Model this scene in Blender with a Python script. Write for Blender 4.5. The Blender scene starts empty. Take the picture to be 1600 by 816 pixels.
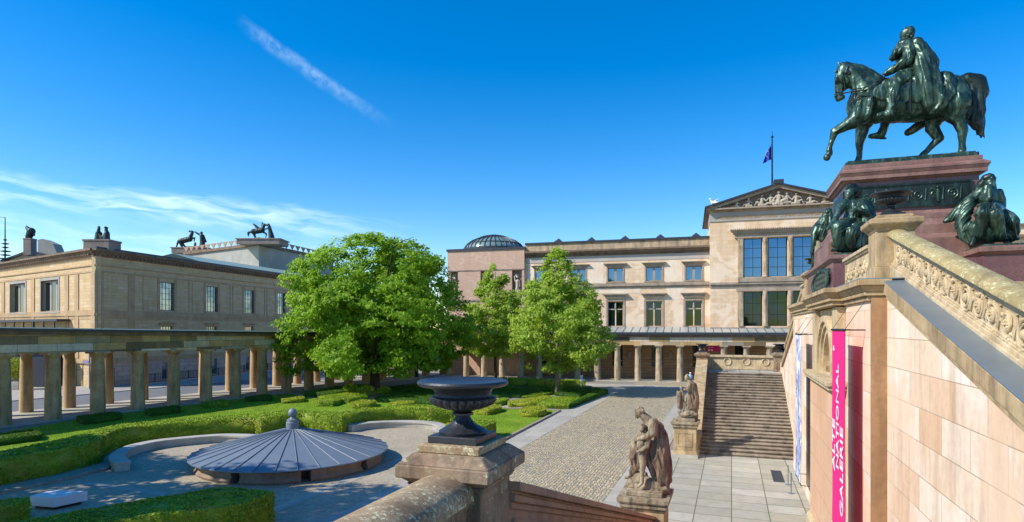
import bpy, bmesh, math, random
import numpy as np
from mathutils import Vector, Matrix, noise, geometry
random.seed(7); rng = np.random.default_rng(7)
scene = bpy.context.scene
R = math.radians
# ------------------------------------------------------------------ camera, sky, sun, exposure
EYE = 7.5                       # metres above the plaza
FPX = 953.0                     # focal length in pixels of a 1600 px wide picture
HOR = 512.0                     # row of the horizon
cd = bpy.data.cameras.new('camera'); cam = bpy.data.objects.new('camera', cd)
scene.collection.objects.link(cam)
cam.location = (0, 0, EYE); cam.rotation_euler = (R(90), 0, 0)
cd.sensor_width = 36; cd.lens = 36*FPX/1600; cd.shift_y = (HOR-408)/1600
cd.clip_start = 0.1; cd.clip_end = 3000
scene.camera = cam
SUN_EL = 40.0; SUN_AZ = 17.0     # sun to the left of the camera, SUN_AZ degrees behind it
sdir = Vector((-math.cos(R(SUN_AZ))*math.cos(R(SUN_EL)), -math.sin(R(SUN_AZ))*math.cos(R(SUN_EL)), math.sin(R(SUN_EL))))
sl = bpy.data.lights.new('sun', 'SUN'); sl.energy = 4.0; sl.angle = R(0.5); sl.color = (1, .93, .82)
so = bpy.data.objects.new('sun', sl); scene.collection.objects.link(so)
so.rotation_euler = sdir.to_track_quat('Z', 'Y').to_euler(); so.location = (-60, -10, 60)
world = bpy.data.worlds.new('World'); scene.world = world; world.use_nodes = True
def build_world():
    nt = world.node_tree; nt.nodes.clear(); N = nt.nodes.new; L = nt.links.new
    def val(s, v):
        if isinstance(v, (int, float)): s.default_value = v
        else: L(v, s)
    def m(op, a, b=0.0, c=0.0):
        n = N('ShaderNodeMath'); n.operation = op; val(n.inputs[0], a); val(n.inputs[1], b); val(n.inputs[2], c); return n.outputs[0]
    sky = N('ShaderNodeTexSky'); sky.sky_type = 'NISHITA'; sky.sun_disc = False
    sky.sun_elevation = R(SUN_EL); sky.sun_rotation = R(270-SUN_AZ)
    sky.air_density = 1.0; sky.dust_density = 0.25; sky.ozone_density = 2.2; sky.altitude = 100
    hs = N('ShaderNodeHueSaturation'); hs.inputs['Saturation'].default_value = 1.52; hs.inputs['Value'].default_value = .95; hs.inputs['Hue'].default_value=.505
    L(sky.outputs[0], hs.inputs['Color'])
    tc = N('ShaderNodeTexCoord'); sp = N('ShaderNodeSeparateXYZ'); L(tc.outputs['Generated'], sp.inputs[0])
    az = m('MULTIPLY', m('ARCTAN2', sp.outputs[0], sp.outputs[1]), 57.2958)
    el = m('MULTIPLY', m('ARCSINE', sp.outputs[2]), 57.2958)
    def window(v, lo0, lo1, hi1, hi0):
        a = N('ShaderNodeMapRange'); a.interpolation_type = 'SMOOTHSTEP'; val(a.inputs[0], v); a.inputs[1].default_value = lo0; a.inputs[2].default_value = lo1
        b = N('ShaderNodeMapRange'); b.interpolation_type = 'SMOOTHSTEP'; val(b.inputs[0], v); b.inputs[1].default_value = hi1; b.inputs[2].default_value = hi0; b.inputs[3].default_value = 1; b.inputs[4].default_value = 0
        return m('MULTIPLY', a.outputs[0], b.outputs[0])
    def nz(x, y, detail, dist=0.0, sc=1.0, rough=.55):
        c = N('ShaderNodeCombineXYZ'); val(c.inputs[0], x); val(c.inputs[1], y); n = N('ShaderNodeTexNoise'); n.inputs['Scale'].default_value = sc
        n.inputs['Detail'].default_value = detail; n.inputs['Distortion'].default_value = dist; n.inputs['Roughness'].default_value = rough
        L(c.outputs[0], n.inputs['Vector']); return n.outputs['Fac']
    # thin cirrus low over the left roofs
    elt = m('ADD', el, m('MULTIPLY', az, 0.045))          # slightly tilted bands
    warp = m('MULTIPLY', m('SUBTRACT', nz(m('MULTIPLY', az, .12), m('MULTIPLY', el, .3), 3), .5), 3.0)
    elw = m('ADD', elt, warp)
    band1 = window(elw, 6.6, 8.2, 9.0, 10.0); band2 = window(elw, 3.0, 4.5, 5.5, 7.4)
    b = m('ADD', band1, m('MULTIPLY', band2, .45))
    str_ = nz(m('ADD', m('MULTIPLY', az, .22), m('MULTIPLY', el, .5)), m('MULTIPLY', elw, 1.1), 7, .6)
    st = N('ShaderNodeMapRange'); val(st.inputs[0], str_); st.inputs[1].default_value = .36; st.inputs[2].default_value = .72
    cir = m('MULTIPLY', m('MULTIPLY', b, st.outputs[0]), window(az, -90, -50, -22, -7))
    cir = m('MULTIPLY', cir, .72)
    # old contrail
    x0, y0, x1, y1 = -23.6, 24.6, -11.6, 18.4
    dx, dy = x1-x0, y1-y0; ln = math.hypot(dx, dy); dx /= ln; dy /= ln
    t = m('ADD', m('MULTIPLY', m('SUBTRACT', az, x0), dx), m('MULTIPLY', m('SUBTRACT', el, y0), dy))
    s = m('ADD', m('MULTIPLY', m('SUBTRACT', az, x0), -dy), m('MULTIPLY', m('SUBTRACT', el, y0), dx))
    s = m('ADD', s, m('MULTIPLY', m('SUBTRACT', nz(m('MULTIPLY', t, .5), 3.0, 3), .5), .5))
    body = m('MULTIPLY', window(s, -1.0, .0, .05, .6), window(t, -1, 2.5, 7, 15))
    fine = N('ShaderNodeMapRange'); val(fine.inputs[0], nz(m('MULTIPLY', az, 1.4), m('MULTIPLY', el, 1.4), 6, .5)); fine.inputs[1].default_value = .25; fine.inputs[2].default_value = .8
    con = m('MULTIPLY', m('MULTIPLY', body, fine.outputs[0]), .27)
    f = m('MINIMUM', m('ADD', cir, con), 1.0)
    mx = N('ShaderNodeMix'); mx.data_type = 'RGBA'; L(f, mx.inputs[0]); L(hs.outputs[0], mx.inputs[6]); mx.inputs[7].default_value = (5.0, 6.2, 6.6, 1)
    bg = N('ShaderNodeBackground'); bg.inputs[1].default_value = 0.15; L(mx.outputs[2], bg.inputs[0])
    o = N('ShaderNodeOutputWorld'); L(bg.outputs[0], o.inputs[0])
build_world()
scene.view_settings.view_transform = 'Standard'; scene.view_settings.look = 'None'
scene.view_settings.exposure = 0.56; scene.view_settings.gamma = 1; scene.view_settings.use_curve_mapping = False
scene.render.engine = 'CYCLES'

# ------------------------------------------------------------------ frames and pixel helpers
class Frame:
    def __init__(s, ox, oy, dx, dy):
        l = math.hypot(dx, dy); s.o = Vector((ox, oy, 0)); s.d = Vector((dx/l, dy/l, 0)); s.q = Vector((-dy/l, dx/l, 0)); s.rot = math.atan2(dy, dx)
    def w(s, x, y, z=0): return s.o + s.d*x + s.q*y + Vector((0, 0, z))
    def l(s, p):
        e = p - s.o; return (e.dot(s.d), e.dot(s.q), p.z)
WF = Frame(0, 0, 1, 0)
PHI = math.atan(343/953)
UF = Frame(0, 0, math.cos(PHI), -math.sin(PHI))      # stair frame: x = v (towards the gallery), y = u (along the stair front, away)
AF = Frame(-51.2, 75.0, .235, .972)                  # left museum, x along its long front
NF = Frame(27.97, 86.0, .96, -.28)                   # far museum, x to the right along its front
def G(x, y, z=0.0):                                  # point where the sight line of a picture position meets height z
    Y = FPX*(EYE-z)/(y-HOR); return Vector(((x-800)/FPX*Y, Y, z))
def PU(x, y, v):                                     # on the plane v = const of the stair frame -> (v, u, z)
    a = math.atan((x-800)/FPX) - PHI; u = v/math.tan(a); Y = u*math.cos(PHI) - v*math.sin(PHI)
    return (v, u, EYE+(HOR-y)/FPX*Y)
def PV(x, y, u):                                     # on the plane u = const
    a = math.atan((x-800)/FPX) - PHI; v = u*math.tan(a); Y = u*math.cos(PHI) - v*math.sin(PHI)
    return (v, u, EYE+(HOR-y)/FPX*Y)
# ------------------------------------------------------------------ mesh builder
class MB:
    def __init__(s): s.v = []; s.f = []; s.s = []; s.M = Matrix.Identity(4)
    def at(s, loc=(0,0,0), rz=0, rx=0, ry=0, sc=1):
        s.M = Matrix.Translation(loc) @ Matrix.Rotation(rz,4,'Z') @ Matrix.Rotation(ry,4,'Y') @ Matrix.Rotation(rx,4,'X') @ Matrix.Scale(sc,4); return s
    def frame(s, o, d):                              # x along d, y = left of d
        d = Vector((d[0], d[1], 0)).normalized(); q = Vector((-d.y, d.x, 0))
        s.M = Matrix(((d.x,q.x,0,o[0]),(d.y,q.y,0,o[1]),(0,0,1,o[2] if len(o)>2 else 0),(0,0,0,1))); return s
    def add(s, vs, fs, smooth=False):
        b = len(s.v); s.v += [s.M @ Vector(p) for p in vs]; s.f += [[b+i for i in f] for f in fs]; s.s += [smooth]*len(fs); return s
    def box(s, x0, x1, y0, y1, z0, z1):
        return s.add([(x0,y0,z0),(x1,y0,z0),(x1,y1,z0),(x0,y1,z0),(x0,y0,z1),(x1,y0,z1),(x1,y1,z1),(x0,y1,z1)],
              [(0,3,2,1),(4,5,6,7),(0,1,5,4),(1,2,6,5),(2,3,7,6),(3,0,4,7)])
    def frus(s, x0, x1, y0, y1, z0, z1, e):          # box whose top grows by e on every side
        return s.add([(x0,y0,z0),(x1,y0,z0),(x1,y1,z0),(x0,y1,z0),(x0-e,y0-e,z1),(x1+e,y0-e,z1),(x1+e,y1+e,z1),(x0-e,y1+e,z1)],
              [(0,3,2,1),(4,5,6,7),(0,1,5,4),(1,2,6,5),(2,3,7,6),(3,0,4,7)])
    def prism(s, poly, z0, z1):
        n = len(poly); a = sum(poly[i][0]*poly[(i+1)%n][1]-poly[(i+1)%n][0]*poly[i][1] for i in range(n))
        if a < 0: poly = poly[::-1]
        f0 = z0 if callable(z0) else (lambda p: z0); f1 = z1 if callable(z1) else (lambda p: z1)
        return s.add([(p[0],p[1],f0(p)) for p in poly]+[(p[0],p[1],f1(p)) for p in poly],
              [tuple(range(n))[::-1], tuple(range(n,2*n))]+[(i,(i+1)%n,n+(i+1)%n,n+i) for i in range(n)])
    def prismx(s, poly, y0, y1):                     # poly in (x,z), extruded along y
        n = len(poly); a = sum(poly[i][0]*poly[(i+1)%n][1]-poly[(i+1)%n][0]*poly[i][1] for i in range(n))
        if a < 0: poly = poly[::-1]
        return s.add([(p[0],y0,p[1]) for p in poly]+[(p[0],y1,p[1]) for p in poly],
              [tuple(range(n)), tuple(range(n,2*n))[::-1]]+[((i+1)%n,i,n+i,n+(i+1)%n) for i in range(n)])
    def prismy(s, poly, x0, x1):                     # poly in (y,z), extruded along x
        n = len(poly); a = sum(poly[i][0]*poly[(i+1)%n][1]-poly[(i+1)%n][0]*poly[i][1] for i in range(n))
        if a < 0: poly = poly[::-1]
        return s.add([(x0,p[0],p[1]) for p in poly]+[(x1,p[0],p[1]) for p in poly],
              [tuple(range(n))[::-1], tuple(range(n,2*n))]+[(i,(i+1)%n,n+(i+1)%n,n+i) for i in range(n)])
    def lathe(s, prof, c=(0,0,0), n=32, rad=None, cap=True):   # prof [(r,z)], rad(k,r,z)->r for flutes
        vs = []; fs = []
        for r, z in prof:
            for k in range(n):
                rr = rad(k, r, z) if rad else r; t = 2*math.pi*k/n; vs.append((c[0]+rr*math.cos(t), c[1]+rr*math.sin(t), c[2]+z))
        for i in range(len(prof)-1):
            for k in range(n):
                a = i*n+k; b = i*n+(k+1)%n; fs.append((a, b, b+n, a+n))
        if cap: fs.append(tuple(range(n))[::-1]); fs.append(tuple(range((len(prof)-1)*n, len(prof)*n)))
        return s.add(vs, fs, True)
    def tube(s, pts, rad, n=8, cap=True):
        pts = [Vector(p) for p in pts]; m = len(pts); rs = rad if hasattr(rad, '__len__') else [rad]*m
        vs = []; fs = []; up = Vector((0,0,1)); t0 = (pts[1]-pts[0]).normalized()
        a = t0.cross(up);  a = a if a.length > 1e-3 else t0.cross(Vector((1,0,0))); a.normalize()
        for i in range(m):
            t = (pts[min(i+1,m-1)]-pts[max(i-1,0)]).normalized(); a = (a - t*a.dot(t)).normalized(); b = t.cross(a)
            for k in range(n):
                th = 2*math.pi*k/n; vs.append(pts[i]+(a*math.cos(th)+b*math.sin(th))*rs[i])
        for i in range(m-1):
            for k in range(n):
                p = i*n+k; q = i*n+(k+1)%n; fs.append((p, q, q+n, p+n))
        if cap: fs.append(tuple(range(n))[::-1]); fs.append(tuple(range((m-1)*n, m*n)))
        return s.add(vs, fs, True)
    def ell(s, c, r, n=16, m=10, rot=None):
        vs = []; fs = []; r = r if hasattr(r,'__len__') else (r,r,r); c = Vector(c)
        for i in range(m+1):
            ph = math.pi*i/m
            for k in range(n):
                th = 2*math.pi*k/n; p = Vector((r[0]*math.sin(ph)*math.cos(th), r[1]*math.sin(ph)*math.sin(th), -r[2]*math.cos(ph)))
                if rot: p = rot @ p
                vs.append(c+p)
        for i in range(m):
            for k in range(n):
                a = i*n+k; b = i*n+(k+1)%n; fs.append((a, b, b+n, a+n))
        return s.add(vs, fs, True)
    def cap(s, p, r, q, r2, n=12):                   # tapered capsule
        s.ell(p, r, n, 8); s.ell(q, r2, n, 8); p = Vector(p); q = Vector(q)
        if (p-q).length > 1e-4: s.tube([p, q], [r, r2], n)
        return s
    def text(s, body, size, depth=0.01, align='CENTER'):   # in the local x/z plane facing -y
        c = bpy.data.curves.new('txt', 'FONT'); c.body = body; c.size = size; c.extrude = depth; c.align_x = align; c.resolution_u = 2
        o = bpy.data.objects.new('txt', c); scene.collection.objects.link(o); bpy.context.view_layer.update()
        me = o.to_mesh(); Mx = Matrix.Rotation(R(90),4,'X')
        vs = [Mx @ v.co for v in me.vertices]; fs = [tuple(p.vertices) for p in me.polygons]
        o.to_mesh_clear(); bpy.data.objects.remove(o); bpy.data.curves.remove(c)
        return s.add(vs, fs)
def mesh_from(name, mb, base=(0,0,0), fix=True):
    me = bpy.data.meshes.new(name); b = Vector(base)
    me.from_pydata([tuple(v-b) for v in mb.v], [], mb.f); me.polygons.foreach_set('use_smooth', mb.s); me.update()
    if fix:
        bm = bmesh.new(); bm.from_mesh(me); bmesh.ops.recalc_face_normals(bm, faces=bm.faces); bm.to_mesh(me); bm.free()
    if any(mb.s): me.set_sharp_from_angle(angle=R(40))
    return me
def bev(o, w, seg=1):
    md = o.modifiers.new('bevel', 'BEVEL'); md.width = w; md.segments = seg; md.limit_method = 'ANGLE'; md.angle_limit = R(35)
INFO = {}
def thing(name, label, cat, base=(0,0,0), fr=UF, group=None):
    o = bpy.data.objects.new(name, None); scene.collection.objects.link(o); o.empty_display_size = .2
    o.location = fr.w(*base); o.rotation_euler = (0,0,fr.rot); o['label'] = label; o['category'] = cat
    if group: o['group'] = group
    INFO[o.name] = (fr, Vector(base)); return o
def part(name, mb, mat, parent, bevel=0, label=None):
    root = parent
    while root.name not in INFO: root = root.parent
    me = mesh_from(name, mb, INFO[root.name][1]) if isinstance(mb, MB) else mb
    me.materials.append(mat); o = bpy.data.objects.new(name, me); scene.collection.objects.link(o); o.parent = parent
    if bevel: bev(o, bevel)
    if label: o['label'] = label
    return o
def single(name, mb, mat, label, cat, base=(0,0,0), fr=UF, group=None, bevel=0, kind=None):
    me = mesh_from(name, mb, base) if isinstance(mb, MB) else mb
    me.materials.append(mat); o = bpy.data.objects.new(name, me); scene.collection.objects.link(o)
    o.location = fr.w(*base); o.rotation_euler = (0,0,fr.rot)
    if kind: o['kind'] = kind
    if label: o['label'] = label
    if cat: o['category'] = cat
    if group: o['group'] = group
    if bevel: bev(o, bevel)
    INFO[o.name] = (fr, Vector(base)); return o
def copy_tree(src, loc=None, rz=None, label=None):
    c = src.copy(); scene.collection.objects.link(c)
    if loc is not None: c.location = loc
    if rz is not None: c.rotation_euler = (0,0,rz)
    if label: c['label'] = label
    for ch in list(src.children):
        d = ch.copy(); scene.collection.objects.link(d); d.parent = c
        for g in list(ch.children):
            e = g.copy(); scene.collection.objects.link(e); e.parent = d
    return c
def sculpt_mesh(mb, voxel, smooth=2, fold=0.0, ffreq=8.0, stretch=.25, base=(0,0,0), zmax=None, ang=0.0, fine=0.0):
    """join closed shapes into one continuous surface"""
    me = mesh_from('sculpt', mb, fix=False); o = bpy.data.objects.new('sculpt', me); scene.collection.objects.link(o)
    r = o.modifiers.new('r', 'REMESH'); r.mode = 'VOXEL'; r.voxel_size = voxel; r.use_smooth_shade = True
    if smooth: sm = o.modifiers.new('s', 'SMOOTH'); sm.iterations = smooth; sm.factor = .5
    dg = bpy.context.evaluated_depsgraph_get(); out = bpy.data.meshes.new_from_object(o.evaluated_get(dg))
    bpy.data.objects.remove(o); bpy.data.meshes.remove(me)
    n = len(out.vertices); co = np.empty(n*3); out.vertices.foreach_get('co', co); co = co.reshape(-1,3)
    no = np.empty(n*3); out.vertices.foreach_get('normal', no); no = no.reshape(-1,3)
    if fold or fine:
        ca, sa = math.cos(ang), math.sin(ang)
        for i in range(n):
            x, y, z = co[i]; d = 0.0
            if fold and (zmax is None or z < zmax(x, y) if callable(zmax) else (zmax is None or z < zmax)):
                xr = x*ca+z*sa; zr = -x*sa+z*ca
                k = noise.noise(Vector((xr*ffreq, y*ffreq, zr*ffreq*stretch)))
                d += fold*(1-abs(k)*4)
            if fine: d += fine*noise.noise(Vector((x*ffreq*2.3, y*ffreq*2.3, z*ffreq*2.3)))
            co[i] += no[i]*d
    co -= np.array(base); out.vertices.foreach_set('co', co.ravel()); out.update(); out.materials.clear()
    out.polygons.foreach_set('use_smooth', [True]*len(out.polygons))
    return out
# ------------------------------------------------------------------ materials
def hexc(h, k=1.0):
    h = h.lstrip('#'); c = [int(h[i:i+2],16)/255 for i in (0,2,4)]
    return tuple([(x/12.92 if x <= .04045 else ((x+.055)/1.055)**2.4)*k for x in c]+[1])
class NT:
    def __init__(s, name):
        s.m = bpy.data.materials.new(name); s.m.use_nodes = True; s.t = s.m.node_tree; s.b = s.t.nodes['Principled BSDF']; s.out = s.t.nodes['Material Output']
    def N(s, t, **kw):
        n = s.t.nodes.new(t)
        for k, v in kw.items():
            if isinstance(v, (int, float, tuple, list)) or hasattr(v, 'links'):
                sock = n.inputs[k.replace('_', ' ')] if not k.startswith('i') or not k[1:].isdigit() else n.inputs[int(k[1:])]
                if hasattr(v, 'links'): s.t.links.new(v, sock)
                else: sock.default_value = v
        return n
    def math(s, op, a, b=0.0):
        n = s.t.nodes.new('ShaderNodeMath'); n.operation = op
        for i, v in enumerate((a, b)):
            if hasattr(v, 'links'): s.t.links.new(v, n.inputs[i])
            else: n.inputs[i].default_value = v
        return n.outputs[0]
    def mix(s, f, a, b, mode='MIX'):
        n = s.t.nodes.new('ShaderNodeMix'); n.data_type = 'RGBA'; n.blend_type = mode
        for i, v in ((0,f),(6,a),(7,b)):
            if hasattr(v, 'links'): s.t.links.new(v, n.inputs[i])
            else: n.inputs[i].default_value = v
        return n.outputs[2]
    def ramp(s, f, lo, hi):
        n = s.t.nodes.new('ShaderNodeMapRange'); s.t.links.new(f, n.inputs[0]); n.inputs[1].default_value = lo; n.inputs[2].default_value = hi; return n.outputs[0]
    def coord(s): return s.N('ShaderNodeTexCoord').outputs['Object']
    def noise(s, sc, detail=4, vec=None, rough=.55, dist=0):
        n = s.N('ShaderNodeTexNoise', Scale=sc, Detail=detail, Roughness=rough, Distortion=dist)
        s.t.links.new(vec if vec is not None else s.coord(), n.inputs['Vector']); return n.outputs['Fac']
    def scaled(s, x, y, z, loc=(0,0,0)):
        n = s.N('ShaderNodeMapping', Scale=(x,y,z), Location=loc); s.t.links.new(s.coord(), n.inputs['Vector']); return n.outputs[0]
    def wallcoord(s):                                # (along, height) chosen by which way the face looks
        tc = s.N('ShaderNodeTexCoord'); sp = s.N('ShaderNodeSeparateXYZ', i0=tc.outputs['Object']); sn = s.N('ShaderNodeSeparateXYZ', i0=tc.outputs['Normal'])
        fx = s.math('GREATER_THAN', s.math('ABSOLUTE', sn.outputs[0]), .72); fz = s.math('GREATER_THAN', s.math('ABSOLUTE', sn.outputs[2]), .72)
        u = s.math('ADD', s.math('MULTIPLY', sp.outputs[0], s.math('SUBTRACT', 1.0, fx)), s.math('MULTIPLY', sp.outputs[1], fx))
        v = s.math('ADD', s.math('MULTIPLY', sp.outputs[2], s.math('SUBTRACT', 1.0, fz)), s.math('MULTIPLY', sp.outputs[1], fz))
        return s.N('ShaderNodeCombineXYZ', i0=u, i1=v).outputs[0]
    def bump(s, h, strength=.3, dist=.02):
        n = s.N('ShaderNodeBump', Strength=strength, Distance=dist); s.t.links.new(h, n.inputs['Height'])
        if s.b.inputs['Normal'].links: s.t.links.new(s.b.inputs['Normal'].links[0].from_socket, n.inputs['Normal'])
        s.t.links.new(n.outputs[0], s.b.inputs['Normal'])
    def set(s, col=None, rough=None, metal=None, spec=None):
        for k, v in (('Base Color',col),('Roughness',rough),('Metallic',metal),('Specular IOR Level',spec)):
            if v is None: continue
            if hasattr(v, 'links'): s.t.links.new(v, s.b.inputs[k])
            else: s.b.inputs[k].default_value = v
        return s.m
def m_stone(name, a, b, stain, amt=.5, sc=1.2, rough=.85, bump=.35, streak=True, lichen=None, lamt=.62, speck=0):
    t = NT(name); c = t.mix(t.ramp(t.noise(sc, 5), .3, .7), hexc(a), hexc(b))
    c = t.mix(t.math('MULTIPLY', t.ramp(t.noise(sc*7, 5), .35, .75), .28), c, hexc(stain))
    if streak: f = t.ramp(t.noise(1.0, 6, t.scaled(sc*2.2, sc*2.2, sc*.35), .65), .46, .72)
    else: f = t.ramp(t.noise(sc*.8, 7, None, .65), .48, .7)
    c = t.mix(t.math('MULTIPLY', f, amt), c, hexc(stain))
    if lichen:
        g = t.math('MULTIPLY', t.ramp(t.noise(sc*9, 8, None, .7), lamt-.05, lamt+.03), t.ramp(t.noise(sc*1.3, 4, None, .6), .42, .6)); c = t.mix(g, c, hexc(lichen))
    if speck:
        v = t.N('ShaderNodeTexVoronoi', Scale=speck); t.t.links.new(t.coord(), v.inputs['Vector'])
        c = t.mix(t.ramp(v.outputs['Distance'], .12, .35), t.mix(.5, c, hexc('#1a1010')), c)
    t.bump(t.noise(sc*22, 6, None, .7), bump, .015); return t.set(c, rough)
def m_block(name, c1, c2, c3, mortar, bw, bh, ms=.012, stain='#5a4a3a', amt=.35, rough=.85, soft=0.0, bump=.5, tint=None, off=.5, var=0.0, dark='#6a5a48'):
    t = NT(name); wc = t.wallcoord(); sc = []
    for k, (ca, cb) in enumerate(((c1, c2), (c2, c3))):
        n = t.N('ShaderNodeTexBrick', Color1=hexc(ca), Color2=hexc(cb), Mortar=hexc(mortar), Scale=1.0, Mortar_Size=ms, Mortar_Smooth=.2, Bias=(-.15, .1)[k], Brick_Width=bw, Row_Height=bh)
        n.offset = off; n.inputs['Mortar Size'].default_value = ms; t.t.links.new(wc, n.inputs['Vector']); sc.append(n)
    c = t.mix(t.ramp(t.noise(.45, 3), .4, .6), sc[0].outputs[0], sc[1].outputs[0])
    if var:                                          # every stone its own tone
        for k, (lo, hi, colr) in enumerate(((.45, .95, dark), (.5, 1.0, '#f6ecdf'))):
            mp = t.N('ShaderNodeMapping', Location=(bw*(14+8*k), bh*(22+6*k), 0)); t.t.links.new(wc, mp.inputs['Vector'])
            n = t.N('ShaderNodeTexBrick', Color1=(0,0,0,1), Color2=(1,1,1,1), Mortar=(0,0,0,1), Scale=1.0, Brick_Width=bw, Row_Height=bh); n.offset = off; n.inputs['Mortar Size'].default_value = ms
            t.t.links.new(mp.outputs[0], n.inputs['Vector']); c = t.mix(t.math('MULTIPLY', t.ramp(n.outputs[0], lo, hi), var*(1 if k == 0 else .6)), c, hexc(colr))
    c = t.mix(t.math('MULTIPLY', t.ramp(t.noise(6, 6), .4, .8), .25), c, hexc(stain))
    c = t.mix(t.math('MULTIPLY', t.ramp(t.noise(1.0, 6, t.scaled(1.6, 1.6, .22), .65), .48, .75), amt), c, hexc(stain))
    if tint: c = t.mix(t.ramp(t.noise(.35, 4, None, .6, .8), .5, .56), c, t.mix(.6, c, hexc(tint)))
    t.bump(t.noise(26, 5, None, .7), .25, .01); inv = t.math('SUBTRACT', 1.0, sc[0].outputs['Fac']); t.bump(inv, bump, .012)
    return t.set(c, rough)
def m_plain(name, c, rough=.5, metal=0.0, var=.15, sc=3, dark='#202020', bump=0.0, spec=None):
    t = NT(name); col = t.mix(t.math('MULTIPLY', t.ramp(t.noise(sc, 5), .35, .75), var), hexc(c), hexc(dark))
    if bump: t.bump(t.noise(sc*8, 5), bump, .01)
    return t.set(col, rough, metal, spec)
def m_glass(name, c='#10202e', rough=.04, blot=None):
    t = NT(name); col = hexc(c)
    if blot: col = t.mix(t.ramp(t.noise(.35, 2), .45, .6), hexc(c), hexc(blot))
    t.bump(t.noise(.8, 1), .03, .05); return t.set(col, rough, 0.0, 1.0)
def m_leaf(name, a, b, c, sc=.5, trans=.35, rough=.55, dry=None):
    t = NT(name); co = t.mix(t.ramp(t.noise(sc, 3), .35, .65), hexc(a), hexc(b))
    co = t.mix(t.ramp(t.noise(sc*14, 3), .5, .75), co, hexc(c))
    if dry: co = t.mix(t.ramp(t.noise(.8, 5, None, .65), .56, .68), co, hexc(dry))
    t.set(co, rough, 0, .3)
    tr = t.N('ShaderNodeBsdfTranslucent'); t.t.links.new(t.mix(.5, co, hexc('#b4e03a')), tr.inputs[0]); mx = t.N('ShaderNodeMixShader'); mx.inputs[0].default_value = trans
    t.t.links.new(t.b.outputs[0], mx.inputs[1]); t.t.links.new(tr.outputs[0], mx.inputs[2]); t.t.links.new(mx.outputs[0], t.out.inputs[0]); return t.m
M = {}
M['wall'] = m_block('pink_sandstone_wall', '#ead8c2', '#e0c6a6', '#efe2d4', '#b49c84', 1.35, .66, .01, '#957050', .5, tint='#dfc0a0', var=.6, dark='#cf9f70')
M['pier'] = m_stone('brown_shade_sandstone', '#b08a63', '#9a7450', '#4d3a2a', .45, 1.0)  # brown carries the corner pier's shade; the niche back shares it
M['aged'] = m_stone('aged_ochre_sandstone', '#c4ad86', '#a98d64', '#443d33', .75, 1.3, lichen='#8d8760', lamt=.62)
M['carved'] = m_stone('carved_sandstone', '#d2bf9c', '#b8a27c', '#5e4c38', .6, 2.0, bump=.3)
M['coping'] = m_stone('lichened_coping', '#b39e6c', '#94875a', '#4f4632', .6, 2.2, streak=False, lichen='#d2cfa4', lamt=.56, bump=.8)
M['nearstone'] = m_stone('weathered_brown_sandstone', '#a08a70', '#85694f', '#332b25', .85, 1.6, lichen='#c0bd98', lamt=.6, bump=.6)
M['capstone'] = m_stone('lichened_capstone', '#b09a76', '#917455', '#3a3229', .6, 2.4, streak=False, lichen='#cdcaa4', lamt=.56, bump=.7)
M['redstone'] = m_stone('red_sandstone', '#b8957a', '#a37a5f', '#5a4234', .55, 1.2, bump=.5)
M['statstone'] = m_stone('weathered_statue_stone', '#b5a68c', '#86755c', '#2b2622', 1.0, 2.6, rough=.9, bump=.7, lichen='#c0ad62', lamt=.62)
M['statred'] = m_stone('weathered_statue_stone_red', '#94806a', '#745a48', '#2b221c', 1.0, 2.6, rough=.9, bump=.7)
M['granite'] = m_stone('polished_red_granite', '#7a5450', '#69454a', '#3a2a2d', .3, 1.0, rough=.28, bump=.04, speck=16)
M['granitecap'] = m_stone('matt_red_granite', '#96756a', '#7a584f', '#443431', .5, 1.0, rough=.5, bump=.15, speck=18)
def m_bronze(name, a, b, c, rough=.38):
    t = NT(name); co = t.mix(t.ramp(t.noise(2.0, 6, None, .6), .36, .66), hexc(a), hexc(b))
    co = t.mix(t.math('MULTIPLY', t.ramp(t.noise(1.0, 6, t.scaled(6, 6, 1.2), .6), .52, .72), .6), co, hexc(c))
    t.bump(t.noise(16, 5), .2, .015); t.bump(t.noise(5, 4), .14, .05); return t.set(co, rough, .45, .5)
M['bronze'] = m_bronze('patinated_bronze', '#1e302a', '#3c584b', '#86a694')
M['bronzedark'] = m_bronze('dark_bronze', '#1a2422', '#26332f', '#3d5a50', .4)
M['bronzeroof'] = m_bronze('roof_bronze', '#1c2a2a', '#2a3d3c', '#48605c', .5)
M['iron'] = m_plain('cast_iron_urn', '#3f4349', .42, .55, .35, 6, '#2a2420', .3)
M['zinc'] = m_plain('zinc_sheet', '#76828e', .58, .25, .35, 1.2, '#5d6872', .15)
M['zincledge'] = m_plain('lead_grey_sheet', '#8796a0', .38, .5, .3, 1.5, '#5f6c76', .1)
M['darkroof'] = m_plain('dark_roof_sheet', '#3b4048', .5, .3, .3, 2, '#22262b', .1)
M['copperroof'] = m_plain('pale_green_roof_sheet', '#8ba39c', .6, .1, .3, 1, '#5f7672')
M['black'] = m_plain('black_iron', '#15171a', .5, .3, .1)
def m_coated(name, c, metal, blot=None):
    t = NT(name); col = hexc(c)
    if blot: col = t.mix(t.ramp(t.noise(.5, 3), .42, .6), hexc(c), hexc(blot))
    t.bump(t.noise(.6, 1), .02, .05); return t.set(col, .04, metal, .8)
M['glass'] = m_coated('window_glass', '#5f7f9c', .85)
M['glassdark'] = m_coated('dark_window_glass', '#2c3b44', .7, '#2a3a24')
M['glassb'] = m_coated('bright_window_glass', '#5c6c78', .65, '#93999c')
M['domeglass'] = m_plain('dome_glass', '#7f9896', .2, .2, .4, .8, '#54686a')
M['skylight'] = m_plain('skylight_glass', '#a9aaa2', .35, 0, .4, .8, '#7d979a')
M['alt'] = m_block('ochre_render_wall', '#ccb083', '#c2a478', '#d0b78c', '#a48c68', 1.6, .4, .012, '#8a7455', .35, bump=.3, var=.25, dark='#a98a5e')
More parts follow.
